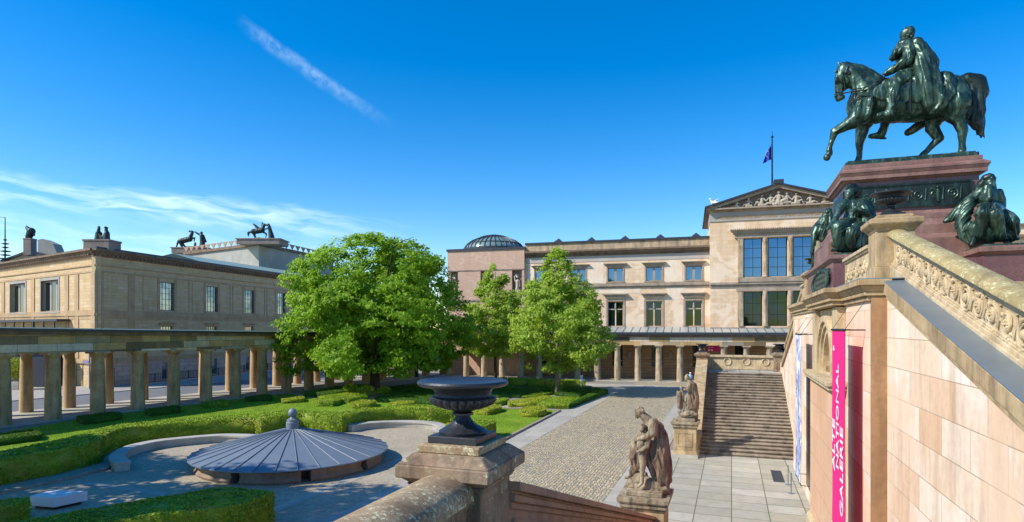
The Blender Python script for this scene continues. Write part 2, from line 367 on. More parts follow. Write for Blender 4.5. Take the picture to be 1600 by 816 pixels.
M['altband'] = m_stone('ochre_bands', '#c2a681', '#b0926b', '#77634b', .4, .5)
M['altlow'] = m_block('pinkish_base_blocks', '#c2aa9b', '#b89c8a', '#ccb3a4', '#7d675a', 1.9, .62, .02, '#77675c', .3)
M['attic'] = m_stone('pale_grey_render', '#a9a79f', '#98958c', '#75736c', .35, .4, streak=False)
M['cornice'] = m_stone('grey_brown_cornice', '#8a7460', '#74604e', '#3b342d', .6, .8)
M['col'] = m_stone('dark_weathered_column', '#cdae82', '#a98a5e', '#3d342a', .7, .8, lichen='#a89e76', lamt=.7, bump=.6)
M['colback'] = m_stone('ochre_column', '#c9ab80', '#b3926a', '#66523c', .6, .8, bump=.4)
M['ent'] = m_block('patchwork_entablature', '#dbb87e', '#7d7050', '#e0b274', '#4c4432', 2.7, .62, .012, '#2e2c27', .45, bump=.5, var=.85, dark='#3d3a32')
M['neu'] = m_block('pink_cream_ashlar', '#e0c4a0', '#d4b48e', '#e6cdb0', '#bd9f80', 1.5, .5, .01, '#a88a6c', .35, bump=.25, tint='#ead6be', var=.18, dark='#b8946e')
M['neuw'] = m_stone('whitewashed_brick', '#eee0cc', '#e3cbb0', '#c9ac8c', .4, .6)
M['neutrim'] = m_stone('grey_sandstone_trim', '#b0a08e', '#9d8b77', '#5d5247', .5, .8)
M['neucorn'] = m_stone('stained_sandstone_cornice', '#cdb492', '#a08a70', '#544840', .8, .7)
M['neudark'] = m_stone('smoky_stone', '#9a8b80', '#82746c', '#4a423e', .5, .6)
M['brick'] = m_block('pink_brown_brick', '#d0ad96', '#c29a84', '#dcbda6', '#b59a86', .5, .16, .02, '#8a6c5a', .25, bump=.4)
M['neucol'] = m_stone('pitted_column_stone', '#c9b596', '#ab9778', '#4b4238', .9, 1.6, bump=.7)
M['arcade'] = m_block('arcade_back_wall', '#a78461', '#9a7756', '#b08d6c', '#6a5038', 1.6, .42, .02, '#6b5440', .4)
M['relief'] = m_stone('grey_relief_stone', '#c6baa6', '#aa9e8c', '#655b50', .5, 1.5, streak=False)
M['gold'] = m_plain('gilded_letters', '#b8862e', .4, .6, .1)
M['paving'] = m_block('flagstones', '#a8a598', '#989688', '#b3ac98', '#5c5f42', 1.4, 1.15, .022, '#79796a', .45, bump=.35, off=0, var=.3, dark='#857a66')
M['slabpath'] = m_block('granite_path_slabs', '#aba699', '#9f9a8d', '#b4aea0', '#7d796f', 1.3, 2.0, .015, '#848074', .35, bump=.2, var=.2, dark='#8b8474')
M['step'] = m_stone('worn_steps', '#a99c88', '#8b7d6a', '#3b332a', .85, 1.0, bump=.5)
M['bench'] = m_stone('pale_granite_bench', '#bdb8ac', '#a9a498', '#6f6c63', .4, 1.2, streak=False)
M['kerb'] = m_stone('granite_kerb', '#a89b8c', '#948778', '#5e564d', .4, 1.5, streak=False)
M['marble'] = m_plain('white_marble_slab', '#dfdcdc', .5, 0, .15, 2, '#a8a4a4')
M['basin'] = m_stone('basin_sandstone', '#9a8470', '#86705e', '#54453a', .5, 1.2)
M['leafbig'] = m_leaf('maple_leaves', '#668f20', '#8fb02c', '#c0d044', .25, .52)
M['leafyoung'] = m_leaf('young_plane_leaves', '#8aa234', '#a9be46', '#d6dc78', .3, .52)
M['hedge'] = m_leaf('yew_hedge', '#6c8a1e', '#90aa2a', '#bcc442', .6, .22, dry='#a8a040')
M['hedgey'] = m_leaf('yellow_box_hedge', '#8a9620', '#a3a82e', '#bdbb48', .9, .2)
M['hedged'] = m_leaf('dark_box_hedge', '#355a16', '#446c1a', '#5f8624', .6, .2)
M['bark'] = m_stone('bark', '#5b4c3b', '#44382b', '#241d17', .6, 3, bump=.9)
M['barkl'] = m_stone('pale_bark', '#8b7d62', '#6f624b', '#403628', .6, 3, bump=.7)
M['pink'] = m_plain('magenta_fabric', '#e0127c', .7, 0, .12, .8, '#b00a60')
M['white'] = m_plain('white_print', '#efeae8', .7, 0, .05)
M['flagblue'] = m_plain('blue_flag', '#1430a8', .7, 0, .2, 3, '#0b1c70')
def m_cobble():
    t = NT('small_cobbles'); sp0 = t.N('ShaderNodeSeparateXYZ', i0=t.coord())
    arc = t.math('ABSOLUTE', t.math('SINE', t.math('MULTIPLY', sp0.outputs[0], 2.0)))      # rows laid in shallow arcs
    yy = t.math('ADD', sp0.outputs[1], t.math('MULTIPLY', arc, .45)); cx = t.N('ShaderNodeCombineXYZ', i0=sp0.outputs[0], i1=yy)
    v = t.N('ShaderNodeTexVoronoi', Scale=6.0, Randomness=.45); t.t.links.new(cx.outputs[0], v.inputs['Vector'])
    ve = t.N('ShaderNodeTexVoronoi', Scale=6.0, Randomness=.45); ve.feature = 'DISTANCE_TO_EDGE'; t.t.links.new(cx.outputs[0], ve.inputs['Vector'])
    sp = t.N('ShaderNodeSeparateColor', i0=v.outputs['Color'])
    c = t.mix(sp.outputs[0], hexc('#aa9b7c'), hexc('#d3c29c')); c = t.mix(t.ramp(sp.outputs[1], .7, .9), c, hexc('#9a968e'))
    c = t.mix(t.math('SUBTRACT', 1.0, t.ramp(ve.outputs['Distance'], .02, .16)), c, hexc('#665c46'))
    c = t.mix(t.math('MULTIPLY', t.ramp(t.noise(.15, 5), .45, .7), .3), c, hexc('#ada684'))
    c = t.mix(t.math('MULTIPLY', t.ramp(t.noise(.5, 5, None, .65), .5, .75), .35), c, hexc('#857b66'))
    t.bump(t.ramp(ve.outputs['Distance'], 0, .25), .8, .03); return t.set(c, .8)
M['cobble'] = m_cobble()
def m_gravel(name, a, b, c):
    t = NT(name); v = t.N('ShaderNodeTexVoronoi', Scale=9.0); t.t.links.new(t.coord(), v.inputs['Vector']); sp = t.N('ShaderNodeSeparateColor', i0=v.outputs['Color'])
    co = t.mix(sp.outputs[0], hexc(a), hexc(b)); co = t.mix(t.ramp(t.noise(.3, 5), .45, .7), co, t.mix(.5, co, hexc(c)))
    t.bump(v.outputs['Distance'], .5, .02); return t.set(co, .9)
M['gravel'] = m_gravel('gravel_mosaic', '#b3a78f', '#978b76', '#857c6a')
M['asphalt'] = m_gravel('asphalt_road', '#6d6f72', '#646669', '#77797a')
M['pavement'] = m_block('street_pavement', '#a8a39a', '#9a958c', '#b0aba0', '#77726a', 1.2, 1.0, .015, '#8a857c', .3)
def m_lawn():
    t = NT('lawn_grass'); c = t.mix(t.ramp(t.noise(.35, 5, None, .6), .35, .65), hexc('#6c8c1c'), hexc('#86a428'))
    c = t.mix(t.ramp(t.noise(.5, 6, None, .7), .56, .68), c, hexc('#a3a445')); c = t.mix(t.math('MULTIPLY', t.ramp(t.noise(25, 3), .4, .7), .4), c, hexc('#4f7014'))
    t.bump(t.noise(40, 4), .8, .05); return t.set(c, .9, 0, .2)
M['lawn'] = m_lawn()
M['ground'] = m_gravel('far_ground', '#8f8a7e', '#7f796e', '#7a756a')
# ------------------------------------------------------------------ ground
def flat(name, poly, z, mat, fr=WF, th=0.0, kind='structure', label=None):
    mb = MB()
    if th: mb.prism([(p[0], p[1]) for p in poly], z-th, z)
    else:
        pts = [(p[0], p[1]) for p in poly]; a = sum(pts[i][0]*pts[(i+1)%len(pts)][1]-pts[(i+1)%len(pts)][0]*pts[i][1] for i in range(len(pts)))
        if a < 0: pts = pts[::-1]
        mb.add([(p[0], p[1], z) for p in pts], [tuple(range(len(pts)))])
    return single(name, mb, mat, label, None, (0,0,0), fr, kind=kind)
def gp(pts, z=0.0): return [(lambda q: (q.x, q.y))(G(x, y, z)) for x, y in pts]
def ul(pts): return [(lambda q: UF.l(Vector((q[0],q[1],0)))[:2])(p) for p in pts]
flat('ground', [(-900,-60),(900,-60),(900,1200),(-900,1200)], -.02, M['ground'])
flat('plaza', [(-12.3,0),(-5.2,0),(-5.2,110),(-12.3,110)], .006, M['cobble'], UF)
flat('court_floor', gp([(-600,1200),(900,1200),(810,660),(760,600),(474,610),(-60,690)]), -.008, M['gravel'])
flat('path', [(-15.0,4),(-12.3,4),(-12.3,76.5),(-15.0,76.5)], .012, M['slabpath'], UF)
flat('path', [(-46,53.2),(-15.0,53.2),(-15.0,55.9),(-46,55.9)], .012, M['slabpath'], UF)
flat('path', [(-60,76.5),(20,76.5),(20,80.5),(-60,80.5)], .016, M['slabpath'], UF)
flat('path', [(-5.2,4),(-3.7,4),(-3.7,76.5),(-5.2,76.5)], .012, M['slabpath'], UF)
flat('terrace', [(-3.6,6),(3.5,6),(3.5,38),(-3.6,38)], .10, M['paving'], UF, .12)
flat('path_strip', [(-18.0,8),(-17.4,8),(-17.4,46),(-18.0,46)], .004, M['slabpath'], UF)
flat('path_strip', gp([(128,757),(140,753),(262,770),(256,776)]), .006, M['slabpath'])
# colonnade line and street behind it
C0 = Vector((-37.1, 49.3, 0)); CD = Vector((.465, .885, 0)).normalized(); CN = Vector((-CD.y, CD.x, 0))    # CN points to the street
CF = Frame(C0.x, C0.y, CD.x, CD.y)
flat('stylobate', [(-16,-1.0),(53.5,-1.0),(53.5,7.9),(-16,7.9)], .10, M['slabpath'], CF, .12)
flat('road', [(-90,8.4),(120,8.4),(120,18.0),(-90,18.0)], -.002, M['asphalt'], CF)
flat('pavement', [(-90,18.0),(60,18.0),(60,60),(-90,60)], .08, M['pavement'], CF, .10)
flat('stylobate', [(-40,-5.2),(26,-5.2),(26,-.1),(-40,-.1)], .13, M['slabpath'], NF, .15)
# lawn, edged by a kerb
H1F = [(-150,745),(-60,733),(0,719),(85,705),(155,690),(158,683),(172,675),(194,668),(271,661),(348,655),(398,652),(408,655),(457,645),(479,645),(534,650),(567,642),(645,637),(711,640)]
H1R = [(711,635.2),(645,632.2),(567,637.2),(534,643.5),(457,640),(400,646.2),(348,649.3),(271,655.2),(194,661.5),(158,668),(120,680),(60,693),(0,705),(-60,719),(-150,729)]
h1f = gp(H1F, 1.2); h1r = gp(H1R, 1.2)
mid = [((h1f[i][0]), h1f[i][1]+.3) for i in range(len(h1f))]
lawnpoly = gp([(-150,716),(20,673),(83,662.5),(154,649),(219,640),(325,629),(451,615.5),(480,622),(600,628),(673,632),(781,638.5),(873,642),(800,682),(775,700)], .03) + mid[::-1]
flat('lawn', lawnpoly, .04, M['lawn'])
def kerb(a, b, w=.22, h=.14, fr=WF):
    mb = MB(); a = Vector((a[0],a[1],0)); b = Vector((b[0],b[1],0)); mb.frame(a, b-a); L = (b-a).length; n = max(1, round(L/1.6))
    for i in range(n): mb.box(L*i/n+.006, L*(i+1)/n-.006, -w/2, w/2, -.02, h)
    return single('kerb', mb, M['kerb'], None, None, (0,0,0), fr, kind='structure', bevel=.012)
for pts in ([(875,642.5),(800,681.5),(760,704)], [(886,633.5),(949,610)], [(873,642),(781,638.5)]):
    g = gp(pts)
    for i in range(len(g)-1): kerb(g[i], g[i+1])
g = gp([(-40,780),(0,772),(97,751),(165,734),(171,729)]); 
for i in range(4): kerb(g[i], g[i+1], .3, .12)
# ------------------------------------------------------------------ wall and window helpers
def wall_open(mb, x0, x1, z0, z1, y0, y1, ops):
    xs = sorted({x0, x1} | {v for o in ops for v in (o[0], o[1]) if x0 < v < x1}); 
    zs = sorted({z0, z1} | {v for o in ops for v in (o[2], o[3]) if z0 < v < z1})
    for i in range(len(xs)-1):
        run = None
        for j in range(len(zs)-1):
            cx = (xs[i]+xs[i+1])/2; cz = (zs[j]+zs[j+1])/2
            solid = not any(o[0] < cx < o[1] and o[2] < cz < o[3] for o in ops)
            if solid: run = (run[0], zs[j+1]) if run else (zs[j], zs[j+1])
            if (not solid or j == len(zs)-2) and run:
                mb.box(xs[i], xs[i+1], y0, y1, run[0], run[1]); run = None
    return mb
def window(parent, mat4, xc, z0, z1, w, cols, rows, fm, gm, depth=.22, bar=.045, fw=.09, surround=None, sm=None, hood=None, y=0.0):
    """a window set back from the wall face: frame (part) with its pane (sub-part); optional stone surround and hood"""
    def B(): b = MB(); b.M = mat4.copy(); return b
    f = B(); a, b = xc-w/2, xc+w/2; yy = y+depth
    f.box(a, a+fw, yy, yy+.09, z0, z1).box(b-fw, b, yy, yy+.09, z0, z1).box(a+fw, b-fw, yy, yy+.09, z0, z0+fw).box(a+fw, b-fw, yy, yy+.09, z1-fw, z1)
    for i in range(1, cols):
        x = a+(b-a)*i/cols; f.box(x-bar/2, x+bar/2, yy+.01, yy+.08, z0+fw, z1-fw)
    for j in range(1, rows):
        z = z0+(z1-z0)*j/rows; f.box(a+fw, b-fw, yy+.015, yy+.075, z-bar/2, z+bar/2)
    fo = part('window', f, fm, parent)
    g = B(); g.box(a+.02, b-.02, yy+.05, yy+.065, z0+.02, z1-.02); part('pane', g, gm, fo)
    if surround:
        s = B(); e = surround; s.box(a-e, a, y-.07, y+depth+.05, z0, z1).box(b, b+e, y-.07, y+depth+.05, z0, z1).box(a-e, b+e, y-.075, y+depth+.05, z1, z1+e).box(a-e-.08, b+e+.08, y-.12, y+depth+.05, z0-.16, z0)
        part('window_surround', s, sm, fo)
    if hood:
        h = B(); hh, ho, hz = hood; zz = z1+(surround or 0)+hz
        h.box(a-.35, b+.35, y-ho*.5, y+.05, zz, zz+hh*.55).frus(a-.4, b+.4, y-ho*.5, y+.05, zz+hh*.55, zz+hh*.8, ho*.4).box(a-.42-ho*.4, b+.42+ho*.4, y-ho*.92, y+.05, zz+hh*.8, zz+hh)
        part('window_hood', h, sm, fo)
    return fo
I4 = Matrix.Identity(4)
# ------------------------------------------------------------------ museum on the left
alt = thing('museum_building', 'long ochre museum with tall barred windows and dark cornice behind the left colonnade', 'museum', (0,0,0), AF)
EV = Vector((AF.l(Vector((-51.2-27, 75+18, 0)))[0], AF.l(Vector((-51.2-27, 75+18, 0)))[1], 0)).normalized()
LE = 44.0; E1 = EV*LE
ops = []; cx = [11.2+8.85*k for k in range(11)]
for x in cx: ops += [(x-1.45,x+1.45,9.9,13.85), (x-1.1,x+1.1,4.2,7.7), (x-1.0,x+1.0,.3,2.7)]
w = MB(); wall_open(w, 0, 112, 3.2, 16.5, 0, .6, ops); part('wall', w, M['alt'], alt)
w = MB(); wall_open(w, 0, 112, -.1, 3.2, -.12, .5, ops); part('base_wall', w, M['altlow'], alt)
w = MB(); w.prism([(0.4,.6),(111.9,.6),(111.9,38),(E1.x+.9,38)] , 2, 16.4); part('inner_block', w, M['alt'], alt)
# bands, pilaster strips and cornice of the long front, butted at the corner with those of the end front
def bands(ox, d, L, skip=None, y_=0):
    out = MB(); out.frame(ox, d)
    for z0, z1, e in ((9.0,9.25,.16),(9.25,9.7,.08),(8.55,9.0,.05),(14.35,14.6,.07),(15.15,15.3,.14),(3.0,3.3,.24),(3.3,3.55,.1)):
        out.box(.02, L-.02, -e, -.003, z0, z1)
    return out
part('string_courses', bands((0,0,0), (1,0), 112), M['altband'], alt)
pl = MB()
for x in cx:
    for s in (-1, 1): pl.box(x+s*1.5-.22, x+s*1.5+.22, -.07, -.002, 9.72, 14.33)
    for s in (-1, 1): pl.box(x+s*4.1-.06, x+s*4.1+.06, -.05, -.002, 9.72, 14.33)
for x in (.55, 5.2): pl.box(x-.5, x+.5, -.09, -.002, 3.56, 14.33)
part('pilaster_strips', pl, M['altband'], alt)
for x in cx:
    window(alt, I4, x, 9.9, 13.85, 2.5, 4, 5, M['zinc'], M['glassb'], .2, .06, .1)
    window(alt, I4, x, 4.2, 7.7, 2.0, 4, 4, M['zinc'], M['glassb'], .2, .06, .09, hood=(.4, .35, .1), sm=M['altband'])
    window(alt, I4, x, .3, 2.7, 1.8, 2, 3, M['zinc'], M['glassb'], .2, .06, .09, y=-.12)
co = MB()
def cornice_run(mb, o, d, L):
    mb.frame(o, d)
    mb.box(-.0, L, -.25, .5, 16.3, 16.6).frus(0, L, -.3, .5, 16.6, 16.95, .22).box(-.6, L+.3, -.75, .5, 16.95, 17.2)
    for i in range(int(L/.62)): mb.box(i*.62+.1, i*.62+.38, -.5, -.3, 16.42, 16.6)
cornice_run(co, (0,0,0), (1,0), 112); part('cornice', co, M['cornice'], alt)
rf = MB(); rf.prism([(-.4,-.6),(111,-.6),(111,38),(E1.x-.8,38)], 17.22, 17.42); part('roof', rf, M['darkroof'], alt)
rf = MB(); rf.add([(20,.8,17.43),(111,.8,17.43),(111,9,19.5),(22,9,19.5),(111,30,19.5),(34,30,19.5)], [(0,1,2,3),(3,2,4,5),(0,3,5)]); part('sloping_roof', rf, M['copperroof'], alt)
# end front (lit by the sun): frame origin at its far end so that the outside is -y
eo = (E1.x, E1.y, 0); ed = (-EV.x, -EV.y)
FM = MB().frame(eo, ed).M
ops = []
ew = [LE-13.7, LE-25.0, LE-36.3]
for x in ew: ops += [(x-2.9,x+2.9,9.6,13.9),(x-2.5,x+2.5,4.0,7.4)]
w = MB(); w.M = FM.copy(); wall_open(w, 0, LE-.01, 0, 16.5, 0, .6, ops); part('end_wall', w, M['alt'], alt)
e = bands(eo, ed, LE); e.M = FM.copy()
for a in (LE-.6, LE-5.2, LE-8.2, LE-19.3, LE-30.6): e.box(a-.55, a+.55, -.1, -.002, 3.6, 14.3)
part('end_string_courses', e, M['altband'], alt)
e = MB(); cornice_run(e, eo, ed, LE-.01); part('end_cornice', e, M['cornice'], alt)
for x in ew:
    window(alt, FM, x, 9.6, 13.9, 5.8, 3, 1, M['attic'], M['glassdark'], .45, .55, .2, surround=.35, sm=M['attic'])
    window(alt, FM, x, 4.0, 7.4, 5.0, 3, 1, M['attic'], M['glassdark'], .4, .4, .2)
e = MB(); e.M = FM.copy(); e.box(0, LE-7, -1.6, -.12, 8.3, 8.6)
for i in range(12): e.box(LE-8-i*3.4, LE-7.8-i*3.4, -1.6, -1.45, 4, 8.3)
part('balcony', e, M['darkroof'], alt)
# attic block in the middle
c0 = Vector((50.6, 14, 0)); at_ = MB(); pa = [(c0.x,c0.y),(c0.x+30,c0.y),(c0.x+30+EV.x*28.6,c0.y+EV.y*28.6),(c0.x+EV.x*28.6,c0.y+EV.y*28.6)]
at_.prism(pa, 17.3, 24.6); attic = part('attic_block', at_, M['attic'], alt)
ctr = Vector((sum(p[0] for p in pa)/4, sum(p[1] for p in pa)/4, 0)); pb = [(p[0]+(p[0]-ctr.x)*.03, p[1]+(p[1]-ctr.y)*.03) for p in pa]
a2 = MB(); a2.prism(pb, 24.6, 25.2); part('attic_cornice', a2, M['cornice'], attic)
cr = MB()                                            # openwork cresting along the attic edge
for (p, q) in ((pb[0], pb[1]), (pb[3], pb[0])):
    p = Vector((p[0],p[1],0)); q = Vector((q[0],q[1],0)); n = int((q-p).length/2.2); cr.frame((p.x,p.y,25.2), q-p); s = (q-p).length/n
    cr.box(0, (q-p).length, .1, .2, .95, 1.1)
    for i in range(n):
        x = s*(i+.5); cr.add([(x-.9,.1,.95),(x+.9,.1,.95),(x+.15,.1,.1),(x-.15,.1,.1),(x-.9,.2,.95),(x+.9,.2,.95),(x+.15,.2,.1),(x-.15,.2,.1)],[(0,1,2,3),(4,7,6,5),(0,4,5,1),(1,5,6,2),(2,6,7,3),(3,7,4,0)])
        cr.box(x-.06, x+.06, .1, .2, 0, .12)
part('cresting', cr, m_plain('terracotta_cresting', '#a58c74', .8, 0, .5, 2, '#5d4c3e'), attic)
# roof statues ------------------------------------------------------
def apx(x, y, Y):                                    # picture position at depth Y, in the museum frame
    return AF.l(Vector(((x-800)/FPX*Y, Y, EYE+(HOR-y)/FPX*Y)))
def roofgroup(kind, x, ybase, Y, hpx, label, plinth):
    b = Vector(apx(x, ybase, Y)); s = hpx/FPX*Y; mb = MB()
    # built in a small local frame: x across the view, z up, height 1 = s; then turned to face the camera
    t = Matrix.Translation(b) @ Matrix.Rotation(-AF.rot, 4, 'Z') @ Matrix.Scale(s, 4); mb.M = t
    if kind == 'seated':
        mb.cap((-.32,0,.1),.22,(-.3,0,.55),.16).cap((-.3,0,.6),.12,(-.24,0,.88),.1).ell((-.26,0,.96),.09).cap((-.25,0,.7),.06,(-.05,0,.5),.05)
        mb.cap((.3,0,.1),.22,(.32,0,.5),.18).cap((.32,0,.5),.15,(.26,0,.8),.1).ell((.22,0,.92),.09).cap((.2,0,.75),.05,(.38,0,.9),.05).cap((.38,0,.9),.05,(.25,0,.98),.04).cap((0,0,.15),.2,(-.2,0,.4),.15).cap((.05,0,.12),.2,(.2,0,.4),.14)
    elif kind == 'horse_left':                       # rearing horse at left, man with raised arm at right
        mb.cap((-.75,0,.42),.17,(-.2,0,.55),.16).cap((-.2,0,.6),.13,(-.05,0,.95),.08).cap((-.05,0,1.0),.07,(-.25,0,1.02),.05).cap((-.12,0,.6),.06,(.08,0,.62),.05).cap((.08,0,.62),.04,(.05,0,.4),.03)
        mb.cap((-.8,0,.35),.08,(-.65,0,.02),.05).cap((-.7,0,.35),.07,(-.45,0,.02),.05).cap((-.9,0,.45),.06,(-1.0,0,.1),.04).cap((-.5,0,.05),.06,(.15,0,.08),.06).cap((.1,0,.1),.07,(.12,0,.3),.06)
        mb.cap((.55,0,.1),.17,(.55,0,.5),.13).cap((.55,0,.5),.14,(.5,0,.75),.12).ell((.5,0,.92),.08).cap((.45,0,.78),.06,(.1,0,.98),.045).cap((.6,0,.75),.07,(.75,0,.4),.06)
    elif kind == 'winged':
        mb.cap((-.55,0,.48),.16,(-.05,0,.55),.15).cap((-.02,0,.6),.12,(.05,0,.85),.08).cap((.05,0,.88),.07,(.25,0,.85),.045).cap((-.2,0,.6),.1,(-.5,0,.9),.03).cap((-.3,.1,.65),.08,(-.62,.1,.95),.03).cap((-.05,0,.7),.08,(-.05,0,1.02),.03)
        mb.cap((-.62,0,.5),.07,(-.85,0,.42),.07).cap((-.85,0,.42),.07,(-.85,0,.2),.03).cap((-.55,0,.4),.08,(-.4,0,.03),.05).cap((0,0,.45),.06,(.2,0,.35),.04).cap((.2,0,.35),.04,(.15,0,.1),.03).cap((-.4,0,.05),.07,(.8,0,.03),.07)
        mb.cap((.5,0,.08),.18,(.42,0,.5),.12).cap((.42,0,.5),.12,(.36,0,.78),.09).ell((.32,0,.88),.08).cap((.36,0,.7),.05,(.15,0,.62),.04)
    elif kind == 'bird':
        mb.cap((-.1,0,.15),.25,(.1,0,.6),.3).cap((.05,0,.6),.25,(-.25,0,.9),.13).cap((-.25,0,.92),.12,(-.3,0,1.0),.08).cap((.2,0,.6),.15,(.3,0,.3),.1)
    me = sculpt_mesh(mb, s*.022, 1, s*.006, 4.0/s*2, .3, base=b)
    g = single('roof_statue', me, M['bronzeroof'], label, 'statue', b, AF, 'statues along the museum roofs')
    p = MB(); w0, d0, h0 = plinth; p.at((b.x, b.y, b.z), rz=-AF.rot)
    p.box(-w0*1.06, w0*1.06, -d0*1.06, d0*1.06, -.22*1, 0).box(-w0, w0, -d0, d0, -h0, -.22)
    part('statue_plinth', p, M['neudark'], alt, .03)
    return g
roofgroup('seated', 160, 376, 77, 22, 'dark pair of seated figures on the near roof corner of the ochre museum', (1.6,1.2,1.3))
roofgroup('bird', 47, 373, 94, 19, 'small dark crouching figure on the gable at the far left roof', (.6,.6,2.6))
roofgroup('horse_left', 302, 388, 150, 26, 'dark rearing horse with a man raising his arm on the far end of the attic', (4.2,2.2,1.4))
roofgroup('winged', 411, 375, 128.5, 27, 'dark winged horse with a draped figure on the near corner of the attic', (4.4,2.6,1.2))
gb = thing('gable_building', 'small pale gabled roof with dark ridge above the left end of the ochre museum', 'building', AF.l(G(60,540)) [:2]+(0,), AF)
q0 = Vector(apx(60, 500, 100)); b = MB(); b.at((q0.x, q0.y, 0), rz=-AF.rot); b.prismx([(-9,15),(9,15),(9,17.2),(2.0,19.4),(-1.5,19.8),(-9,17.0)], 0, 8); part('gable_wall', b, M['alt'], gb)
b = MB(); b.at((q0.x, q0.y, 0), rz=-AF.rot); b.prismx([(-9.4,16.9),(-1.5,19.8),(-1.5,20.15),(-9.4,17.3)], -.3, 8).prismx([(-1.45,19.8),(9.4,17.1),(9.4,17.5),(-1.45,20.15)], -.3, 8); part('roof', b, M['darkroof'], gb)
b = MB(); b.at((q0.x, q0.y, 0), rz=-AF.rot); b.prismx([(-.9,19.6),(2.6,19.1),(1.6,21.4),(-.2,22.2),(-.9,22.0)], 1, 3); part('chimney_block', b, M['attic'], gb)
# mast with a stack of fins at the far left
q = Vector(((8-800)/FPX*100, 100, 0)); b = MB(); b.at(q); b.tube([(0,0,17),(0,0,25.6)], [.14,.06], 8).tube([(0,0,25.5),(-1.2,0,25.7)], .04, 6)
for i, r in enumerate((.9,1.0,.75,.8,.5,.55,.3)): b.lathe([(.05,0),(r,.1),(r*.9,.22),(.05,.3)], (0,0,18+i*.62), 10)
single('roof_mast', b, M['bronzeroof'], 'thin dark mast with fir like stack of fins at the left edge', 'mast', (q.x,q.y,17), WF)
# ------------------------------------------------------------------ museum in the middle and right
neu = thing('museum_building', 'pale pink sandstone museum with pediment, flag and glass dome beyond the garden', 'museum', (0,0,0), NF)
wx = [-2.25-5.52*k for k in range(5)]
ops = []
for x in wx: ops += [(x-1.25,x+1.25,14.25,16.25),(x-1.25,x+1.25,7.65,11.35)]
b = MB(); wall_open(b, -27, .3, 6.9, 18.2, 0, .6, ops); part('wall', b, M['neu'], neu)
b = MB(); b.box(-26.9, 45, .6, 22, 0, 19.0); part('inner_block', b, M['neudark'], neu)
dops = []
for k, x in enumerate([-7.3-5.64*k for k in range(-6, 6)]): dops.append((x-.75, x+.75, 1.9, 5.0)) if k % 2 == 0 or k > 4 else dops.append((x-.9, x+.9, 3.9, 4.9))
b = MB(); wall_open(b, -41, 24, 0, 6.88, -.4, .55, dops); b.box(-41, 24, -.48, -.403, 0, 1.5); b.box(-41, 24, -.5, -.403, 2.6, 2.72); part('arcade_wall', b, M['arcade'], neu)
for o in dops: window(neu, I4, (o[0]+o[1])/2, o[2], o[3], o[1]-o[0], 2, 2, M['black'], M['glassdark'], .2, .05, .07, y=-.4)
# whitewashed wall patches: thin plaster coats on the brick
for (x0,x1,z0,z1) in ((-26.5,-16.2,14.1,17.3),(-7.4,-.6,14.1,17.0),(-6.1,-3.4,11.4,13.3),(-20,-9.5,12.5,13.3)):
    pts = []; n = 14
    for i in range(n): pts.append((x0+(x1-x0)*i/n, z0+random.uniform(0,.22)))
    for i in range(6): pts.append((x1-random.uniform(0,.35), z0+(z1-z0)*i/6))
    for i in range(n): pts.append((x1-(x1-x0)*i/n, z1-random.uniform(0,.08)))
    for i in range(6): pts.append((x0+random.uniform(0,.35), z1-(z1-z0)*i/6))
    b = MB(); b.prismx(pts, -.022, -.002)
    # leave the window openings free
    bm_ok = True
    for o in ops:
        if o[0] < x1 and o[1] > x0 and o[2] < z1 and o[3] > z0: bm_ok = False
    if bm_ok: part('plaster_patch', b, M['neuw'], neu)
for (x0,x1,z0,z1) in ((-26.6,-25.6,14.1,17.2),(-23.0,-20.3,14.1,17.2),(-17.5,-15.0,14.1,17.2),(-6.2,-3.8,14.1,17.1),(-.7,-.05,14.1,17.0)):
    b = MB(); b.box(x0,x1,-.02,-.002,z0,z1); part('plaster_patch', b, M['neuw'], neu)
for x in wx:
    window(neu, I4, x, 14.25, 16.25, 2.2, 2, 1, M['neutrim'], M['glass'], .22, .34, .1, surround=.2, sm=M['neutrim'], hood=(.34,.5,.12))
    fo = window(neu, I4, x, 7.65, 11.35, 2.3, 2, 1, M['neu'], M['glassdark'], .25, .16, .1, surround=.26, sm=M['neutrim'], hood=(.55,.62,.28))
    b = MB(); b.box(x-1.1, x+1.1, .24, .3, 10.12, 10.26); b.lathe([(.1,10.3),(.14,10.5),(.1,10.8),(.13,10.95),(.08,11.1),(.1,11.25)], (x,.2,0), 10); part('mullion_figure', b, M['relief'], fo)
b = MB(); b.box(-27, -.03, -.16, -.002, 13.35, 13.55).box(-27, -.03, -.3, -.002, 13.55, 13.8).box(-27,-.03,-.2,-.002,13.8,14.0); part('string_course', b, M['neutrim'], neu)
b = MB(); b.box(-27, -.03, -.12, -.002, 7.0, 7.5); part('string_course', b, M['neudark'], neu)
b = MB(); b.box(-27, .2, -.06, -.002, 17.3, 18.15); part('frieze', b, m_plain('grey_frieze', '#b9b0a6', .85, 0, .4, .6, '#8b8078'), neu)
b = MB(); b.box(-27, .2, -.2, .6, 18.16, 18.45).frus(-27, .2, -.3, .6, 18.45, 18.8, .25).box(-27, .2, -.75, .6, 18.8, 19.05)
for i in range(64): b.box(-26.9+i*.42, -26.7+i*.42, -.32, -.2, 18.28, 18.45)
part('cornice', b, M['cornice'], neu)
b = MB(); b.box(-27, .2, -.1, .5, 19.06, 20.15); part('parapet', b, M['neucorn'], neu)
b = MB(); b.box(-27, .2, -.28, .6, 20.16, 20.42); part('parapet_cap', b, M['darkroof'], neu)
for x in (-22.5,-17.3,-12.2,-7.0,-1.9):
    b = MB(); b.add([(x-1.5,2,20.1),(x+1.5,2,20.1),(x+1.5,5,20.1),(x-1.5,5,20.1),(x,3.5,21.5)],[(0,1,4),(1,2,4),(2,3,4),(3,0,4),(3,2,1,0)]); part('roof_lantern', b, M['darkroof'], neu)
